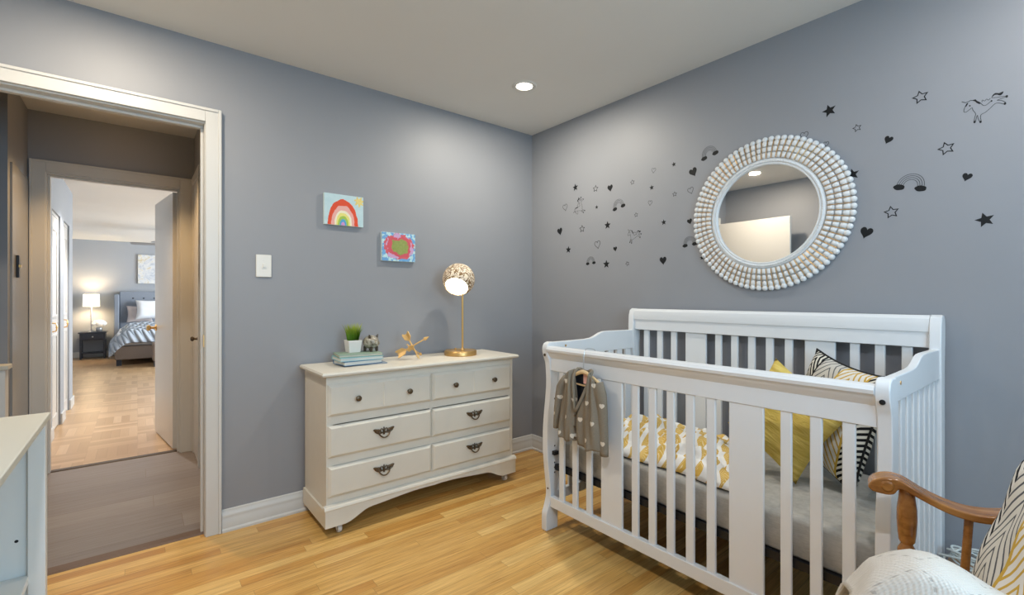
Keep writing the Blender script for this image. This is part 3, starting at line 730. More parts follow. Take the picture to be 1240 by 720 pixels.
# potted grass
px, py = -1.462, -.145
t = thing('potted_grass', 'small white pot of bright green artificial grass on the stacked books', 'plant', (px, py, Z2))
pm = MB().rings([[(px+sx*a, py+sy*a, Z2+h) for sx, sy in ((-1,-1),(1,-1),(1,1),(-1,1))] for a, h in ((.031, 0), (.038, .068), (.034, .068), (.033, .058))])
part('pot', pm, M['pot'], t, bevel=.004)
gb = MB()
random.seed(3)
for i in range(190):
    a = random.random()*2*PI; r = .028*math.sqrt(random.random()); bx, by = px+r*math.cos(a), py+r*math.sin(a)
    h = .078+.040*random.random(); sp = .2+.75*random.random(); lean = r/.028*.038*sp+.006*random.random()
    dx, dy = math.cos(a)*lean, math.sin(a)*lean
    wv = Vector((-math.sin(a+.8), math.cos(a+.8), 0))*.0022
    p0 = Vector((bx, by, Z2+.050)); p1 = p0+Vector((dx*.35, dy*.35, h*.6)); p2 = p0+Vector((dx, dy, h))
    gb.face([p0-wv, p0+wv, p1+wv*.8, p1-wv*.8]); gb.face([p1-wv*.8, p1+wv*.8, p2])
part('grass_blades', gb, M['grass'], t, kind='stuff', recalc=False)
# piggy bank
gx, gy = -1.366, -.165
t = thing('piggy_bank', 'mottled brown ceramic piggy bank standing on the stacked books', 'piggy bank', (gx, gy, Z2))
f = Vector((.35, -.94, 0)); s = Vector((.94, .35, 0))
def pig(v): return tuple(Vector((gx, gy, Z2)) + (f*v[0] + s*v[1] + Vector((0, 0, v[2])))*1.28)
m = MB().ball((0, 0, 0), (.047, .042, .039), 24, 14).xf(Matrix.Translation((gx, gy, Z2+.0525)) @ Matrix.Rotation(math.atan2(f.y, f.x), 4, 'Z'))
bd = part('body', m, M['pig'], t)
sn = MB().tube([pig((.028, 0, .040)), pig((.043, 0, .038)), pig((.0445, 0, .038))], [.0155, .0135, .010], 14)
part('snout', sn, M['pig'], t)
for k in (-1, 1):
    part('ear', MB().rings([[pig((.014, k*.012, .062)), pig((.022, k*.020, .060)), pig((.012, k*.025, .059)), pig((.006, k*.018, .062))],
        [pig((.016, k*.017, .071)), pig((.020, k*.024, .068)), pig((.014, k*.027, .068)), pig((.010, k*.021, .071))], [pig((.017, k*.0245, .076)), pig((.018, k*.026, .075)), pig((.016, k*.027, .075)), pig((.015, k*.025, .076))]]), M['pigdark'], t, 'dark pointed ear')
    for fx in (.018, -.020):
        part('leg', MB().tube([pig((fx, k*.015, .022)), pig((fx*1.05, k*.016, .001))], [.0095, .0075], 10), M['pigdark'], t, 'short dark leg')
# crossed arrows
def arrow(c, d, L, name, parent):
    c = Vector(c); d = Vector(d).normalized(); sd = d.cross(Vector((.62, .78, 0))).normalized(); nn = sd.cross(d).normalized()
    P = lambda a, b, e=0: tuple(c + d*a + sd*b + nn*e)
    sh = MB().tube([P(-L*.46, 0), P(L*.42, 0)], .0042, 8)
    o = part(name, sh, M['goldwood'], parent)
    # three-vane fletching at the tail
    fl = MB()
    for k in range(3):
        a = 2*PI*k/3+PI/2; q = lambda u, r: tuple(c + d*u + sd*math.cos(a)*r + nn*math.sin(a)*r)
        w = (sd*-math.sin(a)+nn*math.cos(a))*.0022
        pr = [(-L*.20, .003), (-L*.29, .024), (-L*.46, .026), (-L*.50, .022), (-L*.44, .003)]
        A = [Vector(q(*z))-w for z in pr]; Bq = [Vector(q(*z))+w for z in pr]
        fl.face(A); fl.face(Bq[::-1])
        for i in range(5): fl.face([A[i], A[(i+1) % 5], Bq[(i+1) % 5], Bq[i]])
    part('fletching', fl, M['goldwood'], o)
    hd = MB().tube([P(L*.34, 0), P(L*.36, 0), P(L*.42, 0), P(L*.5, 0)], [.004, .011, .009, .001], 4)
    part('arrowhead', hd, M['goldwood'], o)
t = thing('crossed_arrows_ornament', 'gold crossed arrows table ornament standing on the dresser beside the lamp', 'ornament', (-1.12, -.22, Z))
R_ = Vector((.7785, -.6278, 0)); F_ = Vector((.6278, .7785, 0)); U_ = Vector((0, 0, 1))
oc = Vector((-1.127, -.205, Z+.079))
arrow(oc - F_*.004, R_*.52-U_*.80+F_*-.30, .185, 'arrow', t)
arrow(oc + F_*.010, R_*.80+U_*.46+F_*.22, .215, 'arrow', t)
arrow(oc + F_*.014 + R_*.012 - U_*.03, R_*.42-U_*.42-F_*-.62, .13, 'arrow', t)
# desk lamp
lx, ly = -.790, -.205
t = thing('table_lamp', 'lit brass table lamp with a pierced globe shade at the right end of the dresser', 'lamp', (lx, ly, Z))
part('base', MB().lathe([(0, 0), (.100, 0), (.103, .003), (.103, .026), (.099, .031), (0, .032)], (lx, ly, Z), 48), M['gold'], t)
pc = Vector((lx+.010, ly-.008, Z))
pole = MB().tube([pc+U_*.030, pc+U_*.44], .0065, 12).lathe([(.013, .030), (.013, .036), (.008, .042), (.0066, .05)], tuple(pc), 16)
part('pole', pole, M['gold'], t)
part('switch', MB().tube([pc+R_*-.045+U_*.031, pc+R_*-.045+U_*.044], .006, 10), M['gold'], t)
sc = Vector((lx-.012, ly+.004, Z+.482)); ax = (R_*-.10-F_*.62-U_*.60).normalized()
rot = ax.to_track_quat('Z', 'Y').to_matrix().to_4x4()
SR = .103; ha = math.radians(46)
prof = []
for i in range(22):
    a = ha+(PI-ha)*i/21; prof.append((SR*math.sin(a), SR*math.cos(a)))
inner = [(r*.97, h*.97) for r, h in prof[::-1]]
m = MB().lathe(prof+inner, (0, 0, 0), 48, loop=True).xf(Matrix.Translation(sc) @ rot)
part('lamp_shade', m, M['lattice'], t, 'gold and white coral-pattern globe shade')
m = MB().lathe([(0, SR*math.cos(ha)-.008), (SR*math.sin(ha)*.95, SR*math.cos(ha)-.010), (SR*math.sin(ha)*.95, SR*math.cos(ha)-.018), (0, SR*math.cos(ha)-.018)], (0, 0, 0), 40).xf(Matrix.Translation(sc) @ rot)
part('diffuser', m, M['frost'], t, 'glowing white diffuser')
point('table_lamp_bulb', tuple(sc+ax*-.01), .8, (1, .85, .62), .03)
l = bpy.data.lights.new('table_lamp_beam', 'SPOT'); l.energy = 1.2; l.color = (1, .86, .66); l.spot_size = math.radians(120); l.spot_blend = .7; l.shadow_soft_size = .05
o = bpy.data.objects.new('table_lamp_beam', l); COL.objects.link(o); o.location = sc+ax*(SR*math.cos(ha)+.002)
o.rotation_euler = (-ax).to_track_quat('Z', 'Y').to_euler()

# ---------------------------------------------------------------- on the door wall
def canvas(name, cx, cz, w, h, mat, label):
    t = thing(name, label, 'painting', (cx, -.001, cz-h/2), 'small canvases on the door wall')
    m = MB().box((cx-w/2, -.021, cz-h/2), (cx+w/2, -.001, cz+h/2)); part('canvas', m, M['canvas'], t, bevel=.0015)
    part('painted_face', MB().box((cx-w/2+.001, -.0225, cz-h/2+.001), (cx+w/2-.001, -.0205, cz+h/2-.001)), mat, t, 'painted front')
canvas('painting', -1.468, 1.680, .226, .178, M['rainbow'], "child's canvas of a red and pink rainbow with a yellow sun")
canvas('painting', -1.128, 1.489, .224, .177, M['blob'], "child's canvas of a green oval ringed in red and blue, near the lamp")
t = thing('light_switch', 'cream double light switch plate on the grey wall by the door', 'light switch', (-1.884, -.001, 1.282))
part('plate', MB().box((-1.921, -.008, 1.282), (-1.847, -.001, 1.400)), M['switch'], t, bevel=.004)
for z in (1.312, 1.370): part('screw', MB().lathe([(0, 0), (.003, 0), (.003, -.001), (0, -.0012)], (-1.884, -.008, z), 10, 'y'), M['switch'], t)
part('toggle', MB().box((-1.889, -.017, 1.335), (-1.879, -.008, 1.352)).box((-1.893, -.0095, 1.326), (-1.875, -.008, 1.356)), M['switch'], t, bevel=.001)

# ================================================================ MIRROR
my, mz = -1.738, 1.582
t = thing('round_mirror', 'large round wall mirror with rings of white wooden beads and gold wire', 'mirror', (0, my, mz-.375))
part('backing', MB().lathe([(0, -.001), (.352, -.001), (.352, -.008), (.27, -.022), (.25, -.022), (.245, -.012), (0, -.012)], (0, my, mz), 96, 'x'), M['beadwhite'], t)
part('glass', MB().lathe([(0, -.0125), (.241, -.0125), (.241, -.0205), (0, -.0205)], (0, my, mz), 96, 'x'), M['mirror'], t, 'mirror glass', sharp=10)
part('inner_rim', MB().lathe([(.236, -.018), (.236, -.030), (.240, -.033), (.246, -.030), (.249, -.034), (.255, -.034), (.258, -.029), (.262, -.029), (.264, -.022), (.264, -.012), (.236, -.012)], (0, my, mz), 128, 'x', loop=True), M['beadwhite'], t, sharp=25)
nr = 132
m = MB()
for i in range(nr):
    a = 2*PI*i/nr; m.ball((-.0345, my+.252*math.sin(a), mz+.252*math.cos(a)), .0042, 6, 4)
part('pearl_row', m, M['beadwhite'], t)
NBD = 78
gold = MB()
def bead_row(r0, r1, x0, x1, wid):
    m = MB()
    for i in range(NBD):
        a = 2*PI*i/NBD; rd = Vector((0, math.sin(a), math.cos(a))); tg = Vector((0, math.cos(a), -math.sin(a))); nx = Vector((-1, 0, 0))
        rings = []
        for q, k in ((0, .62), (.12, .92), (.5, 1), (.88, .92), (1, .62)):
            c = Vector((0, my, mz)) + rd*(r0+(r1-r0)*q) + nx*(x0+(x1-x0)*q)
            w = wid*k*(r0+(r1-r0)*q)
            rings.append([c+tg*math.cos(2*PI*j/8)*w+nx*math.sin(2*PI*j/8)*.0095*k for j in range(8)])
        m.rings(rings)
        # wire joining this bead to its neighbour
        b = a+PI/NBD; rb = Vector((0, math.sin(b), math.cos(b)))
        c0 = Vector((0, my, mz)) + rb*(r0-.002) + nx*(x0+.006); c1 = Vector((0, my, mz)) + rb*(r1+.004) + nx*(x1+.006)
        gold.tube([c0, c1], .0016, 5)
    return m
part('bead_ring', bead_row(.268, .294, .026, .026, .0392), M['beadwhite'], t, sharp=60)
part('bead_ring', bead_row(.298, .322, .024, .021, .0392), M['beadwhite'], t, sharp=60)
part('bead_ring', bead_row(.326, .352, .019, .015, .0392), M['beadwhite'], t, sharp=60)
m = MB()
for i in range(NBD):
    a = 2*PI*i/NBD; m.ball((-.0145, my+.361*math.sin(a), mz+.361*math.cos(a)), (.0125, .0138, .0138), 10, 7)
part('bead_ring', m, M['beadwhite'], t, sharp=60)
part('wire_loops', gold, M['gold'], t, 'thin gold wires', sharp=60)
# ================================================================ CRIB
Y0, Y1 = -.985, -2.390          # outer faces of the two ends
t = thing('crib', 'white sleigh-style convertible crib with slatted sides below the round mirror', 'crib', (-.43, (Y0+Y1)/2, 0))
crib = t
S = [(-.759, .950), (-.779, .943), (-.790, .922), (-.788, .893), (-.777, .862), (-.769, .836), (-.763, .75), (-.769, .667), (-.779, .584), (-.786, .5), (-.786, .40), (-.777, .30), (-.765, .205), (-.767, .158), (-.782, .112), (-.793, .081), (-.794, 0)]
S = [(x-.010, z) for x, z in S]
Sf = [tuple(p)[:2] for p in smooth([(x, z, 0) for x, z in S], 3)]
for k, (ya, yb) in enumerate(((Y0, Y0-.036), (Y1, Y1+.036))):
    front = Sf + [(-.722, 0), (-.722, .92), (-.735, .948)]
    fp = part('front_post', MB().prism(front, 'y', ya, yb), M['crib'], t, bevel=.004)
    bx = [(-.088, 0), (-.030, 0), (-.030, .90), (-.022, 1.0), (-.020, 1.06), (-.026, 1.095), (-.040, 1.108), (-.062, 1.110), (-.082, 1.10), (-.092, 1.07), (-.096, 1.0), (-.092, .90)]
    part('back_post', MB().prism(bx, 'y', ya, yb), M['crib'], t, bevel=.004)
    top = [(-.762, .948), (-.60, .948), (-.50, .949), (-.455, .953), (-.42, .963), (-.385, .977), (-.35, .984), (-.30, .985), (-.085, .982), (-.085, .872), (-.76, .872)]
    yi, yo = (ya-.006, yb+.006) if k == 0 else (ya+.006, yb-.006)
    part('end_top_rail', MB().prism(top, 'y', yi, yo), M['crib'], t, bevel=.004)
    part('end_bottom_rail', MB().box((-.76, yi, .135), (-.075, yo, .185)), M['crib'], t, bevel=.003)
    for i in range(8):
        cx = -.722+.634*(i+.5)/8
        part('end_slat', MB().box((cx-.024, (ya+yb)/2-.008, .175), (cx+.024, (ya+yb)/2+.008, .885)), M['crib'], t, bevel=.004)
    # bolts and adjustment holes
    yin = yb
    hb = MB().lathe([(0, 0), (.0075, 0), (.0075, -.002), (0, -.003)], (-.797, (ya+yb)/2, .885), 12, 'x')
    part('bolt', hb, M['darkmetal'] if k else M['bronze'], t, 'dark bolt head')
    part('bolt', MB().lathe([(0, 0), (.005, 0), (.005, -.0015), (0, -.002)], (-.7755, (ya+yb)/2, .205), 10, 'x'), M['bronze'], t, 'dark bolt head')
    sg = -1 if k == 0 else 1
    for z in (.66, .42, .335, .31, .285):
        part('bolt_hole', MB().lathe([(0, 0), (.0045, 0), (.0045, sg*.0006), (0, sg*.0006)], (-.745, yin, z), 10, 'y'), M['darkmetal'], t, 'dark drilled hole')
    part('support_bracket', MB().box((-.765, yin, .378), (-.735, yin+sg*.02, .398)), M['darkmetal'], t, 'black steel bracket', bevel=.002)
    for yy, q in ((yi, -sg), (yo, sg)):
        part('bolt', MB().lathe([(0, 0), (.006, 0), (.006, q*(1 if k == 0 else 1)*.0015), (0, q*.002)], (-.66, yy, .925), 12, 'y'), M['brass'], t, 'small brass bolt cap')
ya, yb = Y0-.036, Y1+.036
cap = [(-.752, .868), (-.752, .922), (-.765, .930), (-.785, .931), (-.800, .926), (-.807, .916), (-.804, .905), (-.796, .899), (-.793, .894), (-.787, .884), (-.777, .874), (-.774, .868)]
part('front_cap_rail', MB().prism(cap, 'y', ya, yb), M['crib'], t, sharp=30)
part('front_top_rail', MB().box((-.774, ya, .806), (-.752, yb, .869)), M['crib'], t, bevel=.003)
part('front_bottom_rail', MB().box((-.778, ya, .118), (-.750, yb, .170)), M['crib'], t, bevel=.003)
bcap = [(-.085, 1.045), (-.088, 1.075), (-.084, 1.095), (-.070, 1.107), (-.050, 1.108), (-.036, 1.100), (-.030, 1.07), (-.036, 1.045)]
part('back_cap_rail', MB().prism(bcap, 'y', ya, yb), M['crib'], t, sharp=30)
part('back_top_rail', MB().box((-.080, ya, .985), (-.040, yb, 1.046)), M['crib'], t, bevel=.003)
part('back_bottom_rail', MB().box((-.078, ya, .135), (-.042, yb, .185)), M['crib'], t, bevel=.003)
def slat_row(x0, x1, z0, z1, nm, pn):
    def sl(c, w, n): part(n, MB().box((x0, c-w/2, z0), (x1, c+w/2, z1)), M['crib'], t, bevel=.004)
    mid = (Y0+Y1)/2-.008
    W1, W2 = mid+.292, mid-.292
    sl(W1, .118, pn); sl(W2, .118, pn)
    gp = (W1-W2-.118-5*.034)/6
    for i in range(5): sl(W1-.059-gp-.017-i*(gp+.034), .034, nm)
    for i in range(3):
        for a, b in ((W1+.059, ya), (W2-.059, yb)):
            q = 1 if b > a else -1; gp = (abs(b-a)-3*.034)/4
            sl(a+q*(gp+.017+i*(gp+.034)), .034, nm)
slat_row(-.770, -.756, .160, .815, 'front_slat', 'front_panel')
slat_row(-.068, -.052, .175, .995, 'back_slat', 'back_panel')
part('mattress_support', MB().box((-.748, ya-.004, .300), (-.728, yb+.004, .328)).box((-.112, ya-.004, .300), (-.092, yb+.004, .328)).box((-.728, ya-.004, .300), (-.112, ya-.03, .326)).box((-.728, yb+.004, .300), (-.112, yb+.03, .326)).box((-.728, ya-.03, .318), (-.112, yb+.03, .327)), M['darkmetal'], t, 'black steel mattress support')

# mattress under a grey sheet
MX0, MX1, MY0, MY1, MT = -.735, -.100, Y1+.046, Y0-.046, .462
mm = MB()
def mat_ring(off, z):
    pts = []; r = .03
    for cx, cy, a0 in ((MX1-r-off, MY1-r-off, 0), (MX0+r+off, MY1-r-off, 90), (MX0+r+off, MY0+r+off, 180), (MX1-r-off, MY0+r+off, 270)):
        for i in range(5):
            a = math.radians(a0+90*i/4); pts.append((cx+r*math.cos(a), cy+r*math.sin(a), z))
    return pts
mm.rings([mat_ring(.006, .329), mat_ring(0, .336), mat_ring(0, .440), mat_ring(.003, .452), mat_ring(.012, .460), mat_ring(.03, MT)])
solo('crib_mattress', mm, M['sheet'], 'crib mattress in a mottled grey fitted sheet inside the white crib', 'mattress', sharp=60)

# rumpled muslin blanket
def blk(u, v):
    x = -.715+.50*u; y = -1.14-(.64+.24*(1-u)**2)*v
    e = min(u, 1-u, v, 1-v)
    x += .03*mnoise.noise((u*3, v*4, 1))*(1 if e < .12 else .4); y += .05*mnoise.noise((u*4, v*2, 5))
    edge = min(1, e/.10)
    ridge = math.exp(-((u-.42-.12*math.sin(v*7))/.22)**2)
    hgt = .045+.075*ridge+.045*math.exp(-((v-.43)/.07)**2-((u-.5)/.2)**2)
    n = .5+.5*mnoise.noise((u*6, v*9, 2.2)); n2 = abs(mnoise.noise((u*11+v*4, v*15, 7)))
    wr = abs(mnoise.noise((u*5-v*3, v*13, 3.7))); wr2 = abs(mnoise.noise((u*9+.8*math.sin(v*6), v*4, 9.1)))
    h = edge**.6*(.85*hgt*(.55+.75*n)+.05*wr+.055*wr2+.022*n2)
    if v > .72: h *= max(.35, 1-(v-.72)*1.9)
    h *= .68+.25*v
    return (x, y, MT+.008+h)
solo('muslin_blanket', MB().grid(blk, 70, 110), M['leaf'], 'rumpled white muslin blanket with yellow leaf print lying on the crib mattress', 'blanket', solid=.010, sharp=180)

# cushions
def pillow_mesh(w, h, T, n=26, seed=0, wr=.010):
    mb = MB()
    def f(sg):
        def g(u, v):
            a, b = u*2-1, v*2-1
            x = a*w/2*(1-.10*(1-b*b)*abs(a)**2); y = b*h/2*(1-.10*(1-a*a)*abs(b)**2)
            q = max(0, (1-a**4)*(1-b**4))**.62
            z = sg*T/2*q
            z += q*wr*mnoise.noise((a*2.2+seed, b*2.2, sg*3))
            return (x, y, z)
        return g
    mb.grid(f(1), n, n)
    g2 = f(-1); mb.grid(lambda u, v: g2(1-u, v), n, n)
    bmesh.ops.remove_doubles(mb.bm, verts=mb.bm.verts, dist=.0004)
    return mb
def piping_mesh(w, h, r=.004):
    pts = []
    N = 22
    for sx, sy, ex, ey in ((-1,-1,1,-1),(1,-1,1,1),(1,1,-1,1),(-1,1,-1,-1)):
        for i in range(N):
            a = sx+(ex-sx)*i/N; b = sy+(ey-sy)*i/N
            pts.append((a*w/2*(1-.10*(1-b*b)*abs(a)**2), b*h/2*(1-.10*(1-a*a)*abs(b)**2), 0))
    pts.append(pts[0])
    return MB().tube(pts, r, 7)
def cushion(name, mtx, w, h, T, mat, label, seed, pipe=None, wr=.010, group=None):
    t = thing(name, label, 'cushion', (0, 0, 0), group)
    part('cover', pillow_mesh(w, h, T, 26, seed, wr), mat, t, sharp=180)
    if pipe: part('piping', piping_mesh(w, h), pipe, t)
    t.matrix_world = mtx
    return t
def pose(c, right, up, roll=0):
    """local x -> right, local y -> up (tilted), local z -> towards the viewer side"""
    x = Vector(right).normalized(); z = x.cross(Vector(up)).normalized(); y = z.cross(x).normalized()
    m = Matrix(((x.x, y.x, z.x, c[0]), (x.y, y.y, z.y, c[1]), (x.z, y.z, z.z, c[2]), (0, 0, 0, 1)))
    return m @ Matrix.Rotation(math.radians(roll), 4, 'Z')
cushion('cushion', pose((-.42, -1.982, .700), (-.10, -1, 0), (.24, 0, 1), -29), .338, .345, .12, M['yellow'], 'crinkled mustard yellow cushion standing on one corner in the crib', 1, wr=.02, group='cushions in the crib')
cushion('cushion', pose((-.268, -2.10, .712), (-.62, -.78, 0), (.17, -.14, 1), -8), .42, .44, .13, M['chevron'], 'cream chevron cushion in black, grey and mustard, propped in the crib corner', 4, pipe=M['black'], group='cushions in the crib')

# ================================================================ CARDIGAN ON HANGER
hx = -.822
hy, hz = -1.292, .842
t = thing('clothes_hanger', 'small pale wooden hanger with a wire hook over the front rail of the crib', 'hanger', (hx, hy, .78))
def arm(u):     # u -1..1 along the shoulders
    return (hx-.004, hy-u*.105, hz-.004-.048*abs(u)**1.35)
part('shoulder_bar', MB().tube([arm(-1+i/10) for i in range(21)], [.006+.004*(1-abs(-1+i/10)) for i in range(21)], 8), M['hangerwood'], t)
part('trouser_bar', MB().tube([(hx-.004, hy+.085, hz-.062), (hx-.004, hy, hz-.066), (hx-.004, hy-.085, hz-.062)], .0042, 8), M['hangerwood'], t)
part('hook', MB().tube(smooth([(hx-.004, hy, hz), (hx-.004, hy, hz+.05), (hx+.002, hy, .930), (hx+.018, hy, .941), (hx+.045, hy, .940), (hx+.072, hy, .932), (hx+.076, hy, .915)], 4), .0016, 6), M['wire'], t, 'thin wire hook')

t = thing('cardigan', "toddler's grey cardigan with cream hearts hanging on the hanger at the crib's front rail", 'cardigan', (hx, hy, .50))
cy0, cy1 = hy+.140, hy-.125       # left and right body edges at the hem
def shoulder_y(s, w): return hy + s*w
def panel(s, back=False):
    """s=+1 left in view, -1 right in view; u from side seam to centre front, v from hem to shoulder"""
    def f(u, v):
        hem = (.515 if s > 0 else .503) + .006*math.sin(u*9)
        side = hy + s*((.132 if s > 0 else .112)-.018*v+.008*math.sin(v*5))
        cf_b = hy + (.030 if s > 0 else .022)                       # opening at the hem
        neck = hy + s*.050
        k = max(0, (v-.42)/.58)
        cen = cf_b*(1-k)+neck*k + (.006*math.sin(v*8))
        y = side*(1-u)+cen*u
        ztop = hz+.004-.046*((1-u)**1.2)
        z = hem*(1-v)+ztop*v
        bulge = .026*math.sin(PI*min(1, u*.9+.1))*(1-.35*v)
        fold = .012*math.sin(u*8.5+s+v*2)*(1-.5*v)+.006*math.sin(u*17-v*5)
        x = hx-.012-bulge-fold*.8
        if back: x = hx+.014-.004*math.sin(u*9); y = side*(1-u)+hy*u; z = hem*(1-v)+(hz-.006-.046*((1-u)**1.2))*v
        return (x, y, z)
    return f
fp = MB().grid(panel(1), 24, 30)
fp2 = MB().grid(panel(-1), 24, 30)
part('front_panel', fp, M['cardi'], t, solid=.005, sharp=180); part('front_panel', fp2, M['cardi'], t, solid=.005, sharp=180)
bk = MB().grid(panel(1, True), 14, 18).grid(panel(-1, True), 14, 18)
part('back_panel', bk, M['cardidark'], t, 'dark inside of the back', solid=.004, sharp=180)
def sleeve(s, pts, rads):
    pts = smooth(pts, 4); n = len(pts); rr = []
    for i in range(n):
        q = i/(n-1)*(len(rads)-1); j = min(int(q), len(rads)-2); rr.append(rads[j]+(rads[j+1]-rads[j])*(q-j))
    return MB().tube(pts, rr, 16, flat=.72)
part('sleeve', sleeve(1, [(hx-.012, hy+.100, .800), (hx-.016, hy+.128, .755), (hx-.016, hy+.146, .68), (hx-.014, hy+.160, .60), (hx-.012, hy+.168, .552)], [.024, .029, .025, .021, .018]), M['cardi'], t, sharp=180)
part('sleeve', sleeve(-1, [(hx-.010, hy-.090, .800), (hx-.012, hy-.106, .755), (hx-.008, hy-.112, .68), (hx-.006, hy-.116, .58), (hx-.004, hy-.120, .488)], [.024, .029, .026, .024, .021]), M['cardi'], t, 'sleeve in shade', sharp=180)
nb = MB()
part('neckband', nb.tube(smooth([(hx-.034, hy+.026, .66), (hx-.031, hy+.036, .735), (hx-.022, hy+.047, .805), (hx+.004, hy+.042, hz+.004), (hx+.014, hy, hz-.006), (hx+.004, hy-.042, hz+.004), (hx-.022, hy-.047, .805), (hx-.031, hy-.020, .735), (hx-.034, hy+.022, .66)], 4), .0075, 8), M['cardi'], t, 'rolled collar band', sharp=180)
part('care_label', MB().box((hx+.006, hy-.016, .782), (hx+.0075, hy+.010, .826)), M['tag'], t, 'pale pink label')
for z in (.54, .59, .64): part('button', MB().lathe([(0, 0), (.0055, 0), (.005, -.0025), (0, -.003)], (hx-.036, hy+.024, z), 10, 'x'), M['bronze'], t)

# ================================================================ ROCKING CHAIR
Rv = Vector((.969, .246, 0)).normalized(); Tv = Vector((.246, -.969, 0)).normalized()
mid = Vector((-.911, -2.39, 0)) - Rv*.27
# chair frame: x = towards its right arm, y = towards its front, z up
CM = Matrix(((Rv.x, -Tv.x, 0, mid.x), (Rv.y, -Tv.y, 0, mid.y), (0, 0, 1, 0), (0, 0, 0, 1)))
t = thing('rocking_chair', 'honey-brown wooden rocking chair with scrolled arms beside the crib', 'rocking chair')
top_e = [(-.024, .690), (-.016, .706), (-.004, .715), (.012, .721), (.030, .7225), (.048, .718), (.068, .707), (.092, .694), (.130, .680), (.167, .674), (.202, .677), (.239, .686), (.30, .694), (.40, .694)]
bot_e = [(.40, .672), (.30, .672), (.239, .665), (.193, .656), (.159, .656), (.123, .664), (.087, .679), (.060, .692), (.044, .698), (.036, .694), (.030, .684), (.018, .679), (.002, .679), (-.014, .681)]
poly = [(-a, z) for a, z in [tuple(p)[:2] for p in smooth([(a, z, 0) for a, z in top_e], 3)] + [tuple(p)[:2] for p in smooth([(a, z, 0) for a, z in bot_e], 3)]]
for s in (1, -1):
    a = part('arm', MB().prism(poly, 'x', s*.240, s*.302), M['maple'], t, bevel=.009, seg=3, sharp=50)
    part('arm_scroll', MB().lathe([(0, s*.236), (.010, s*.236), (.014, s*.240), (.014, s*.302), (.010, s*.306), (0, s*.306)], (0, -.016, .701), 20, 'x'), M['maple'], t, 'rounded scroll end')
    prof = [(.013, .452), (.015, .462), (.011, .472), (.017, .485), (.0195, .497), (.016, .510), (.011, .517), (.0155, .524), (.019, .535), (.0185, .545), (.013, .555), (.012, .559), (.0165, .566), (.0185, .585), (.0205, .62), (.020, .645), (.0165, .675), (.015, .70)]
    part('front_post', MB().lathe(prof, (s*.268, -.055, 0), 24), M['maple'], t)
    part('arm_spindle', MB().tube([(s*.262, -.155, .452), (s*.268, -.168, .666)], .0085, 12), M['maple'], t)
    part('arm_spindle', MB().tube([(s*.262, -.265, .452), (s*.268, -.285, .676)], .0085, 12), M['maple'], t)
    part('rocker', MB().prism([(-a, z) for a, z in [(-.16, .075), (-.05, .022), (.12, .003), (.3, .008), (.5, .045), (.66, .115), (.67, .14), (.5, .082), (.3, .045), (.12, .04), (-.05, .06), (-.15, .10)]], 'x', s*.225, s*.255), M['maple'], t, bevel=.004)
    for ty, tz in ((-.03, .05), (-.40, .058)):
        part('leg', MB().tube([(s*.24, ty+(.005 if ty > -.2 else -.03), tz), (s*.235, ty-.02, .16), (s*.225, ty-.035, .30), (s*.215, ty-.05, .43)], [.015, .020, .023, .018], 14), M['maple'], t)
    part('back_stile', MB().tube([(s*.225, -.43, .44), (s*.235, -.48, .70), (s*.235, -.54, 1.02)], [.018, .017, .013], 12), M['maple'], t)
part('stretcher', MB().tube([(-.23, -.05, .20), (0, -.05, .20), (.23, -.05, .20)], [.010, .015, .010], 12), M['maple'], t)
part('stretcher', MB().tube([(-.23, -.43, .20), (0, -.43, .20), (.23, -.43, .20)], [.010, .015, .010], 12), M['maple'], t)
seat = [(-.24, .0), (-.275, -.06), (-.275, -.2), (-.25, -.46), (.25, -.46), (.275, -.2), (.275, -.06), (.24, .0)]
part('seat', MB().prism(seat, 'z', .418, .455), M['maple'], t, bevel=.01)
for i in range(5):
    x = -.15+.075*i
    part('back_spindle', MB().tube([(x*.95, -.43, .45), (x, -.475, .70), (x*1.02, -.535, .99)], .008, 10), M['maple'], t)
part('crest_rail', MB().tube([(-.25, -.545, 1.0), (-.12, -.553, 1.035), (0, -.555, 1.045), (.12, -.553, 1.035), (.25, -.545, 1.0)], [.022, .036, .04, .036, .022], 14, flat=.4), M['maple'], t)
t.matrix_world = CM

def chairpose(r, tt, z, right=(1, 0, 0), lean=15, roll=0):
    """cushion standing on the seat: face towards the chair's front"""
    # local x -> chair's left seen from the front is -x; keep x = chair right so the print runs from the left arm to the right
    x = Vector((1, 0, 0)); yv = Vector((0, -math.sin(math.radians(lean)), math.cos(math.radians(lean)))); zv = x.cross(yv)
    m = Matrix(((x.x, yv.x, zv.x, r), (x.y, yv.y, zv.y, -tt), (x.z, yv.z, zv.z, z), (0, 0, 0, 1)))
    return CM @ m @ Matrix.Rotation(math.radians(roll), 4, 'Z')
cushion('cushion', chairpose(-.085, .220, .690, lean=16, roll=0), .46, .46, .12, M['chevron2'], 'grey and mustard chevron cushion leaning on the rocking chair seat', 9, pipe=M['greycloth'], group='cushions on the rocking chair')
cushion('cushion', chairpose(-.02, .345, .72, lean=14), .47, .52, .10, M['greycloth'], 'plain pale grey cushion behind the chevron one on the rocking chair', 12, group='cushions on the rocking chair')

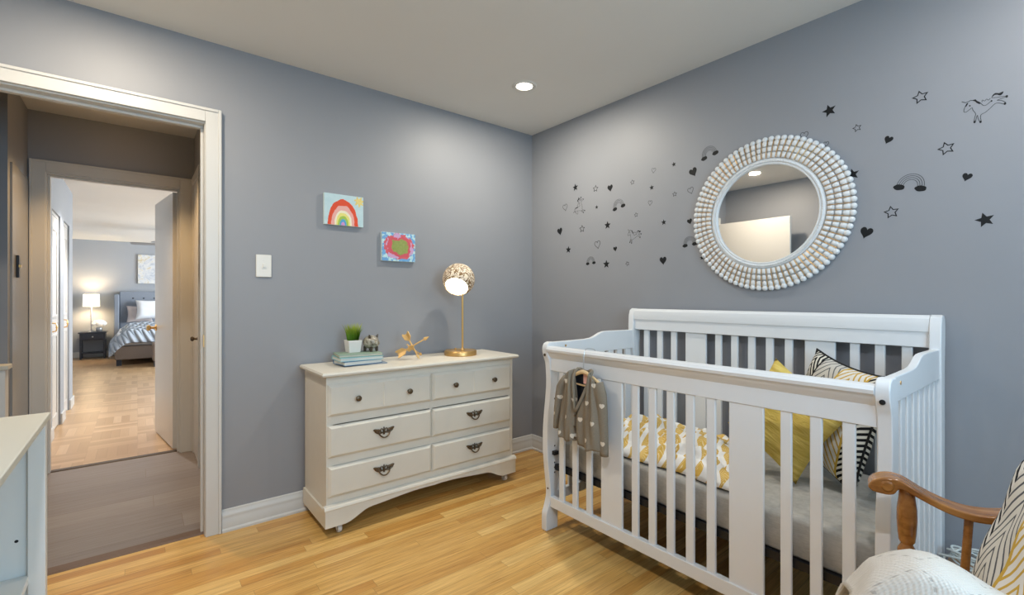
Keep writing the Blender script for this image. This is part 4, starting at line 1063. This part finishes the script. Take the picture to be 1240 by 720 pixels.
# lace-knit throw over the near arm
def throw(u, v):
    # u runs along the arm (front to back), v across it from the outside, over the top, to the inside
    a = -.050+.48*u
    prof_t = [(-.07, .645), (-.045, .670), (-.018, .722), (.010, .746), (.031, .757), (.056, .759), (.085, .750), (.126, .728), (.18, .708), (.25, .712), (.43, .716)]
    zt = prof_t[-1][1]
    for (a0, z0), (a1, z1) in zip(prof_t, prof_t[1:]):
        if a0 <= a <= a1: zt = z0+(z1-z0)*(a-a0)/(a1-a0); break
    zt += .004*mnoise.noise((a*9, v*3, 4))
    q = v*2-1
    c = -.270
    flare = 1+.25*abs(q)
    if abs(q) < .22:
        x = c+q/.22*.048; z = zt-.012*(q/.22)**2
    else:
        s = (abs(q)-.22)/.78; sg = 1 if q > 0 else -1
        x = c+sg*(.048+.030*math.sin(s*2.2)+.035*s+.010*math.sin(a*26+q*3)*s)
        low = .47 if sg > 0 else .30
        z = (zt-.012)*(1-s)+low*s
    y = -a + .015*math.sin(q*5)*abs(q)
    if u < .14: y += (.14-u)/.14*.05*abs(q)
    return (x, y, z)
placed('knitted_throw', MB().grid(throw, 70, 60), M['knit'], CM, "cream lace-knit throw draped over the rocking chair's near arm", 'throw blanket', solid=.008, sharp=180)

# ================================================================ BOOKCASE at the left edge
sx1, sy1, sh = -2.592, -.940, .860
sx0, sy0 = -3.10, -1.95
t = thing('shelf_unit', 'low white open shelf unit with a cream top at the left edge by the door', 'shelf', ((sx0+sx1)/2, (sy0+sy1)/2, 0))
part('top', MB().box((sx0, sy0, sh-.018), (sx1+.004, sy1+.006, sh)), M['cream'], t, 'cream worktop', bevel=.003)
for x in (sx1-.036, sx0+.004):
    for y in (sy1-.036, sy0+.004):
        part('corner_post', MB().box((x, y, 0), (x+.034, y+.034, sh-.018)), M['shelfwhite'], t, bevel=.002)
for y in (sy1-.016, sy0+.012):
    part('end_panel', MB().box((sx0+.036, y-.004, .06), (sx1-.034, y+.012, sh-.018)), M['shelfwhite'], t)
part('back_panel', MB().box((sx0+.006, sy0+.036, .06), (sx0+.016, sy1-.034, sh-.018)), M['shelfwhite'], t)
for z in (.44, .06):
    part('shelf', MB().box((sx0+.02, sy0+.03, z-.02), (sx1-.034, sy1-.022, z)), M['shelfwhite'], t, bevel=.002)
for z in (.534,):
    part('pin_hole', MB().lathe([(0, 0), (.004, 0), (.004, -.0006), (0, -.0006)], (-2.650, sy1-.020, z), 10, 'y'), M['darkmetal'], t, 'shelf pin hole')

# ================================================================ CORDS by the crib
t = thing('storage_box', 'small dark green storage box on the floor behind the rocking chair', 'box', (-.13, -2.50, 0))
part('box_body', MB().rings([[(-.19+a, -2.60+b, z) for a, b in ((0, 0), (.13, 0), (.13, .19), (0, .19))] for z in (0, .20)]), M['green_box'], t, bevel=.006)
part('lid', MB().box((-.196, -2.606, .20), (-.054, -2.404, .214)), M['cardback'], t, 'brown lid', bevel=.003)
cg = MB(); random.seed(11)
for k in range(7):
    ph = random.random()*6; r = .05+.035*random.random(); pts = []
    cxk, cyk = -.125+.01*random.random(), -2.475-.05*random.random()
    for i in range(15):
        a = ph+i*.5
        pts.append((cxk+r*.6*math.cos(a), cyk+r*1.15*math.sin(a), .224+.022*(1+math.sin(a*1.0+k*1.3))+.004*k*.6))
    cg.tube(smooth(pts, 3), .0032, 6)
solo('cable_bundle', cg, M['cable'], 'tangle of pale cables on the green box by the crib corner', 'cables')
# ================================================================ WALL DECALS on the crib wall
def wall_pt(u, v):
    # wall plane x = 0, measured from the viewpoint of the survey
    fx, fy = .6278, .7785; a = (u-620)/563; b = (360-v)/563
    rx = fx+fy*a; ry = fy-fx*a; k = 2.403/rx
    return (-2.730+ry*k, 1.175+b*k)
DEC = [  # kind, centre (photo measure), height (photo measure), turn, label
 ('star', 696.8, 226.8, 8, 5, 'solid black star decal at the top left of the decal cluster'),
 ('ostar', 721.2, 228.3, 8, -4, 'outlined star decal between a solid star and a solid heart, top left of cluster'),
 ('heart', 738.9, 227.3, 8.5, 6, 'solid heart decal above the small rainbow, right of an outlined star'),
 ('oheart', 684.4, 250.7, 8, 10, 'outlined heart decal at the far left of the cluster, beside a unicorn'),
 ('unicorn', 703, 250.5, 23, 62, 'faint rearing unicorn decal at the left of the cluster'),
 ('star', 722.6, 250.7, 4.5, 0, 'tiny solid star decal between the rearing unicorn and a rainbow'),
 ('rainbow', 748.9, 247.5, 12, 12, 'small rainbow decal with two clouds under a solid heart'),
 ('ostar', 765.9, 220.5, 6, 8, 'tiny outlined star decal above and right of the small rainbow'),
 ('oheart', 791.6, 206, 6, -8, 'faint outlined heart decal highest between corner and mirror'),
 ('star', 816, 198.9, 5.5, 8, 'small solid star decal left of the large dark heart by the mirror'),
 ('heart', 839.5, 207.9, 11, 22, 'large solid heart decal just left of the mirror top'),
 ('star', 789.2, 227, 6, 4, 'small solid star decal below the faint highest outlined heart'),
 ('ostar', 817, 234.9, 6, 0, 'small outlined star decal midway to the mirror, below a solid star'),
 ('oheart', 836.4, 230.2, 8, 16, 'faint outlined heart decal touching the mirror frame on its left side'),
 ('oheart', 787.3, 245.3, 6, -6, 'faint outlined heart decal above a tiny outlined star, right of the rainbow'),
 ('ostar', 770.3, 260, 5.5, 5, 'tiny outlined star decal above the leaping left unicorn'),
 ('heart', 678, 279.8, 9, 12, 'solid heart decal leftmost on the crib wall'),
 ('ostar', 704.9, 276.9, 8.5, 0, 'outlined star decal below the rearing unicorn'),
 ('star', 735.7, 272.5, 9, 0, 'solid star decal below the small rainbow, left of the leaping unicorn'),
 ('unicorn', 767.3, 286.4, 22, -12, 'small leaping unicorn decal left of the mirror'),
 ('star', 803.8, 269, 6.5, 4, 'small solid star decal alone between the leaping unicorn and the mirror'),
 ('heart', 835.2, 267.7, 7, 16, 'small solid heart decal beside the mirror, above a rainbow'),
 ('oheart', 723.6, 295.6, 9.5, 10, 'outlined heart decal low in the left cluster, above a star'),
 ('star', 688.3, 302.2, 8, -4, 'solid star decal at the lower left, below the leftmost heart'),
 ('heart', 745, 301, 6, 6, 'small solid heart decal low in the left cluster, right of an outlined heart'),
 ('rainbow', 715.3, 315.6, 9.5, 4, 'lowest small rainbow decal in the left cluster'),
 ('star', 734.3, 319.7, 9.5, 0, 'lowest solid star decal, right of the lowest rainbow'),
 ('ostar', 759.8, 319, 5.5, 20, 'tiny outlined star decal lowest in the left cluster'),
 ('heart', 803, 315, 10, 4, 'large solid heart decal low on the wall left of the mirror'),
 ('rainbow', 835, 292.5, 12, 6, 'rainbow decal half hidden by the left edge of the mirror'),
 ('rainbow', 858.5, 184.5, 14, 14, 'rainbow decal at the upper left of the mirror'),
 ('oheart', 974, 163.5, 9, 0, 'outlined heart decal peeking out above the mirror top'),
 ('star', 850, 312, 5, 0, 'tiny solid star decal at the lower left rim of the mirror'),
 ('star', 1004.2, 133.8, 14, 14, 'solid star decal high on the wall above the mirror'),
 ('ostar', 1037.9, 154.8, 9, 12, 'small outlined star decal high to the right of the mirror'),
 ('heart', 1075.8, 168.9, 9.5, -28, 'tilted small solid heart decal above the large rainbow'),
 ('ostar', 1114.6, 117.4, 15, 10, 'outlined star decal highest on the wall, left of the large unicorn'),
 ('unicorn', 1191, 131.5, 32, 0, 'large leaping unicorn decal at the upper right'),
 ('ostar', 1146, 179.5, 15.5, 14, 'outlined star decal below the large unicorn'),
 ('rainbow', 1103.4, 221, 20, -14, 'large rainbow decal with two black clouds right of the mirror'),
 ('heart', 1171, 213.8, 10, -20, 'solid heart decal right of the large rainbow'),
 ('ostar', 1079.5, 256.8, 14.5, 8, 'outlined star decal under the large rainbow'),
 ('star', 1192.7, 266, 16.5, 14, 'largest solid star decal at the right end of the wall'),
 ('heart', 1049, 281, 14, -20, 'large solid heart decal just right of the mirror'),
 ('star', 1032.5, 211, 13, 10, 'solid star decal half hidden by the right rim of the mirror'),
 ('oheart', 1000.5, 174, 6, 0, 'faint outlined heart decal at the upper right rim of the mirror'),
]
def star_pts(r, k=.45): return [((r if i % 2 == 0 else r*k)*math.sin(PI*i/5), (r if i % 2 == 0 else r*k)*math.cos(PI*i/5)) for i in range(10)]
def heart_pts(r, n=28):
    out = []
    for i in range(n):
        a = 2*PI*i/n
        out.append((r*.9*math.sin(a)**3, r*(13*math.cos(a)-5*math.cos(2*a)-2*math.cos(3*a)-math.cos(4*a))/15))
    return out
TH = .0006
def solid(m, pts):
    A = [m.bm.verts.new((-TH, p[0], p[1])) for p in pts]; Bv = [m.bm.verts.new((-.0001, p[0], p[1])) for p in pts]
    m.bm.faces.new(A); n = len(pts)
    for i in range(n): m.bm.faces.new((A[i], A[(i+1) % n], Bv[(i+1) % n], Bv[i]))
def stroke(m, pts, w, closed=False):
    P = [Vector((p[0], p[1])) for p in pts]; n = len(P); L = []; Rr = []
    for i in range(n):
        a = P[(i-1) % n] if closed or i else P[i]; b = P[(i+1) % n] if closed or i < n-1 else P[i]
        d = (b-a).normalized() if (b-a).length else Vector((1, 0)); q = Vector((-d.y, d.x))*w/2
        L.append(P[i]+q); Rr.append(P[i]-q)
    for i in range(n if closed else n-1):
        j = (i+1) % n
        v = [m.bm.verts.new((-TH, *c)) for c in (L[i], L[j], Rr[j], Rr[i])]; m.bm.faces.new(v)
        v2 = [m.bm.verts.new((-.0001, *c)) for c in (L[i], L[j], Rr[j], Rr[i])]
        for e in range(4): m.bm.faces.new((v[e], v[(e+1) % 4], v2[(e+1) % 4], v2[e]))
def outline(m, pts, w):
    n = len(pts); c = Vector((sum(p[0] for p in pts)/n, sum(p[1] for p in pts)/n))
    r = max((Vector(p)-c).length for p in pts); k = 1-w/r*1.6
    A = pts; Bp = [tuple(c+(Vector(p)-c)*k) for p in pts]
    va = [m.bm.verts.new((-TH, *p)) for p in A]; vb = [m.bm.verts.new((-TH, *p)) for p in Bp]
    wa = [m.bm.verts.new((-.0001, *p)) for p in A]; wb = [m.bm.verts.new((-.0001, *p)) for p in Bp]
    for i in range(n):
        j = (i+1) % n
        m.bm.faces.new((va[i], va[j], vb[j], vb[i])); m.bm.faces.new((va[i], va[j], wa[j], wa[i])); m.bm.faces.new((vb[i], vb[j], wb[j], wb[i]))
def sm2(pts, k=4): return [tuple(p)[:2] for p in smooth([(a, b, 0) for a, b in pts], k)]
def cloud(m, cx, cy, r):
    pts = []
    for i in range(32):
        a = 2*PI*i/32; q = r*(1+.10*abs(math.sin(2.5*a)))
        pts.append((cx+q*1.15*math.cos(a), cy+q*.72*math.sin(a)))
    solid(m, pts)
def unicorn(fills, line, r):
    # measured off the large decal: body 982 px sheet, centre (450, 360)
    T = lambda L: [((x-450)/360*r*.70, (360-y)/360*r) for x, y in L]
    w = max(.0011, r*.024)
    stroke(line, T([(85, 165), (150, 195), (205, 190), (235, 175), (265, 185)]), w*1.5)
    stroke(line, T(sm2([(190, 210), (150, 255), (125, 300), (125, 345), (165, 350), (215, 325), (262, 305), (275, 345), (320, 415), (305, 470), (295, 540)])), w)
    stroke(line, T(sm2([(318, 540), (335, 480), (350, 445), (362, 500), (385, 555)])), w)
    stroke(line, T(sm2([(412, 545), (400, 490), (415, 445), (480, 425), (560, 375), (640, 320), (710, 330), (780, 362)])), w)
    stroke(line, T(sm2([(800, 335), (740, 295), (670, 275), (740, 262), (815, 250)])), w)
    stroke(line, T(sm2([(810, 238), (720, 232), (640, 225), (585, 215)])), w)
    stroke(line, T(sm2([(410, 265), (445, 305), (490, 312), (540, 285), (575, 265)])), w)
    stroke(line, T(sm2([(425, 250), (430, 215), (470, 240), (500, 215), (530, 240), (560, 215)])), w*.9)
    q = MB(); stroke(q, T(sm2([(150, 258), (168, 235), (185, 212)])), r*.05); fills.append(('forelock', q))
    q = MB(); fills.append(('mane', q)); solid(q, T([(255, 180), (320, 178), (345, 210), (385, 235), (415, 268), (375, 268), (335, 240), (310, 210), (275, 192)]))
    q = MB(); fills.append(('tail', q)); solid(q, T(sm2([(575, 215), (600, 172), (645, 152), (700, 168), (770, 155), (750, 195), (715, 208), (670, 185), (630, 180)], 2)))
    for x, y in ((302, 545), (402, 563), (820, 248), (792, 355)):
        fill_pts = [(x+20*math.cos(2*PI*i/12), y+20*math.sin(2*PI*i/12)) for i in range(12)]; q = MB(); fills.append(('hoof', q)); solid(q, T(fill_pts))
    for x, y, k, nm in ((580, 265, 14, 'flank_mark'), (222, 262, 13, 'eye')): q = MB(); fills.append((nm, q)); solid(q, T([(x+k*math.cos(2*PI*i/10), y+k*math.sin(2*PI*i/10)) for i in range(10)]))
CAT = {'star': 'star', 'ostar': 'star', 'heart': 'heart', 'oheart': 'heart', 'unicorn': 'unicorn', 'rainbow': 'rainbow'}
for kind, u, v, r, turn, label in DEC:
    y, z = wall_pt(u, v)
    depth = .6278*2.403+.7785*(y+2.730)
    r = r*depth/563/{'star': 1.81, 'ostar': 1.81, 'heart': 1.70, 'oheart': 1.64, 'unicorn': 1.19 if abs(turn) < 5 else 1.55, 'rainbow': .96}[kind]
    # on this wall +y runs to the left in view, so shapes are drawn with y reversed
    nm = CAT[kind]+'_decal'
    mtx = Matrix(((1, 0, 0, 0), (0, -1, 0, y), (0, 0, 1, z), (0, 0, 0, 1)))
    rt = Matrix.Rotation(math.radians(turn), 4, 'X')
    a, b = MB(), MB(); fills = []
    if kind == 'star': solid(a, star_pts(r))
    elif kind == 'heart': solid(a, heart_pts(r*.88))
    elif kind == 'ostar': outline(a, star_pts(r, .5), max(.0026, r*.17))
    elif kind == 'oheart': stroke(a, heart_pts(r*.85, 32), max(.0020, r*.11), True)
    elif kind == 'rainbow':
        for sg in (-1, 1):
            q = MB(); cloud(q, sg*.50*r, -.30*r, .22*r); fills.append(('cloud', q))
        for q in (.95, .80, .65, .50): stroke(b, [(q*r*math.cos(PI*i/20)*.66, -.18*r+q*r*.72*math.sin(PI*i/20)) for i in range(21)], max(.0013, r*.030))
    else: unicorn(fills, b, r)
    for q in [a, b]+[f_[1] for f_ in fills]: q.xf(mtx @ rt)
    if fills:
        t = thing(nm, label, 'wall decal', (0, y, z), 'black vinyl wall decals')
        for pn, q in fills: part(pn, q, M['black'], t, 'solid black')
        part('arches' if kind == 'rainbow' else 'body_outline', b, M['line'], t, 'thin outline')
    else:
        solo(nm, a, M['line'] if kind == 'oheart' else M['black'], label, 'wall decal', 'black vinyl wall decals')

# ================================================================ BEDROOM FURNITURE
t = thing('nightstand', 'dark blue-grey nightstand with one drawer beside the far bed', 'nightstand', (-3.06, 9.38, 0))
part('top', MB().box((-3.27, 9.20, .49), (-2.86, 9.56, .515)), M['darkwood'], t, bevel=.003)
part('apron', MB().box((-3.25, 9.22, .36), (-2.88, 9.54, .49)), M['darkwood'], t)
dw = part('drawer', MB().box((-3.21, 9.205, .375), (-2.92, 9.22, .475)), M['darkwood'], t, bevel=.003)
part('knob', MB().ball((-3.065, 9.195, .425), .014, 12, 8), M['chrome'], dw)
for x in (-3.25, -2.91):
    for y in (9.22, 9.51): part('leg', MB().box((x, y, 0), (x+.03, y+.03, .36)), M['darkwood'], t)
part('lower_shelf', MB().box((-3.24, 9.23, .10), (-2.89, 9.53, .12)), M['darkwood'], t)
t = thing('table_lamp', 'white drum-shade lamp glowing on the far bedroom nightstand', 'lamp', (-3.09, 9.35, .515))
part('base', MB().lathe([(0, 0), (.06, 0), (.06, .012), (.012, .03), (.010, .20), (.014, .30), (.010, .50), (0, .50)], (-3.09, 9.35, .515), 20), M['vase'], t)
part('lamp_shade', MB().lathe([(.125, .485), (.118, .725), (.114, .725), (.121, .485)], (-3.09, 9.35, .515), 32, loop=True), M['shade'], t, 'glowing white drum shade')
t = thing('flower_vase', 'round bunch of white flowers in a small silver vase on the nightstand', 'flowers', (-2.975, 9.30, .515))
part('vase', MB().lathe([(0, 0), (.035, 0), (.05, .03), (.05, .07), (.035, .09), (0, .09)], (-2.975, 9.30, .515), 18), M['vase'], t)
m = MB(); random.seed(5)
for i in range(26):
    a = random.random()*6.28; e = random.random()*1.5-.1; m.ball((-2.975+.085*math.cos(a)*math.cos(e), 9.30+.085*math.sin(a)*math.cos(e), .655+.06*math.sin(e)), .034, 8, 6)
part('blooms', m, M['petal'], t, 'white blooms', kind='stuff')
t = thing('bed', 'grey tufted upholstered bed with a taupe base in the far bedroom', 'bed', (-1.85, 8.6, 0))
hb = part('headboard', MB().box((-2.68, 9.48, .25), (-1.05, 9.57, 1.30)), M['tuft'], t, bevel=.02)
part('wing', MB().box((-2.76, 9.28, .25), (-2.68, 9.58, 1.24)), M['tuft'], t, bevel=.02)
part('wing', MB().box((-1.05, 9.28, .25), (-.97, 9.58, 1.24)), M['tuft'], t, bevel=.02)
tb = MB()
for r in range(4):
    for c in range(9):
        x = -2.55+.17*c+(.085 if r % 2 else 0)
        if x < -1.1: tb.ball((x, 9.478, .62+.18*r), (.016, .008, .016), 8, 6)
part('tufting_buttons', tb, M['darkwood'], hb)
part('base', MB().box((-2.70, 7.70, .105), (-1.03, 9.48, .335)), M['bedbase'], t, bevel=.012)
for x in (-2.68, -1.12):
    for y in (7.73, 9.38): part('leg', MB().box((x, y, 0), (x+.07, y+.07, .105)), M['darkwood'], t)
solo('bed_mattress', MB().box((-2.68, 7.73, .336), (-1.05, 9.47, .56)), M['bedwhite'], 'white mattress on the taupe bed base in the far bedroom', 'mattress', bevel=.03)
def qf(u, v):
    a = u*2-1
    drop = max(0, abs(a)-.80)/.20; x = -1.865+a*.80*(1-.0*drop)+ (math.copysign(.105*drop**.7, a) if drop else 0)
    y = 7.60+1.42*v
    z = .60+.05*math.sin(u*9)*math.sin(v*7)*.4+.03*math.sin(v*3)-.24*drop**1.4
    dv = max(0, .10-v)/.10
    z -= .20*dv**1.3; 
    z += .02*mnoise.noise((u*6, v*6, 1))+.07*math.exp(-((v-.9)/.12)**2)*(1-drop)
    return (x, y, z)
solo('quilt', MB().grid(qf, 60, 46), M['quilt'], 'blue-grey quilted bedspread hanging over the edge of the far bed', 'quilt', solid=.02, sharp=180)
def bedpillow(c, w, h, T, mat, label, tilt, seed): 
    return cushion('pillow', pose(c, (1, 0, 0), (0, math.sin(math.radians(tilt)), math.cos(math.radians(tilt)))), w, h, T, mat, label, seed, group='pillows on the bed')
bedpillow((-2.18, 9.27, .93), .50, .42, .16, M['bedwhite'], 'large white pillow standing against the grey headboard', 22, 2)
bedpillow((-2.36, 9.395, .84), .42, .34, .10, M['bedpink'], 'smaller blush pillow behind the large white one on the bed', 10, 6)
solo('abstract_canvas', MB().box((-2.39, 9.565, 1.465), (-1.75, 9.598, 2.06)), M['abstract'], 'square blue and white abstract canvas on the far bedroom wall', 'painting', bevel=.003)
t = thing('ottoman', 'small dark-edged ottoman at the foot of the far bed', 'ottoman', (-1.93, 7.46, 0))
part('cushion_top', MB().box((-2.20, 7.22, .09), (-1.66, 7.54, .40)), M['bedbase'], t, bevel=.03)
for x in (-2.18, -1.73):
    for y in (7.24, 7.48): part('leg', MB().box((x, y, 0), (x+.05, y+.05, .095)), M['darkwood'], t)
fxc, fyc, fz = -1.95, 7.0, 2.06
t = thing('ceiling_fan', 'grey-bladed ceiling fan in the far bedroom, half behind the open door', 'ceiling fan', (fxc, fyc, BZ))
part('rod', MB().tube([(fxc, fyc, BZ), (fxc, fyc, fz+.05)], .014, 10).lathe([(.06, 0), (.05, -.04), (.015, -.05)], (fxc, fyc, BZ), 20), M['fan'], t)
part('motor', MB().lathe([(0, -.06), (.07, -.055), (.095, -.02), (.095, .03), (.05, .06), (0, .06)], (fxc, fyc, fz), 24), M['fan'], t)
for k in range(5):
    a = math.radians(172+72*k); d = Vector((math.cos(a), math.sin(a), 0)); s_ = Vector((-d.y, d.x, .18))
    c = Vector((fxc, fyc, fz)); 
    part('blade', MB().rings([[c+d*q+s_*w+U_*h for w, h in ((-ww, -.004), (ww, -.004), (ww, .004), (-ww, .004))] for q, ww in ((.08, .025), (.16, .05), (.50, .065), (.54, .05))]), M['fan'], t)
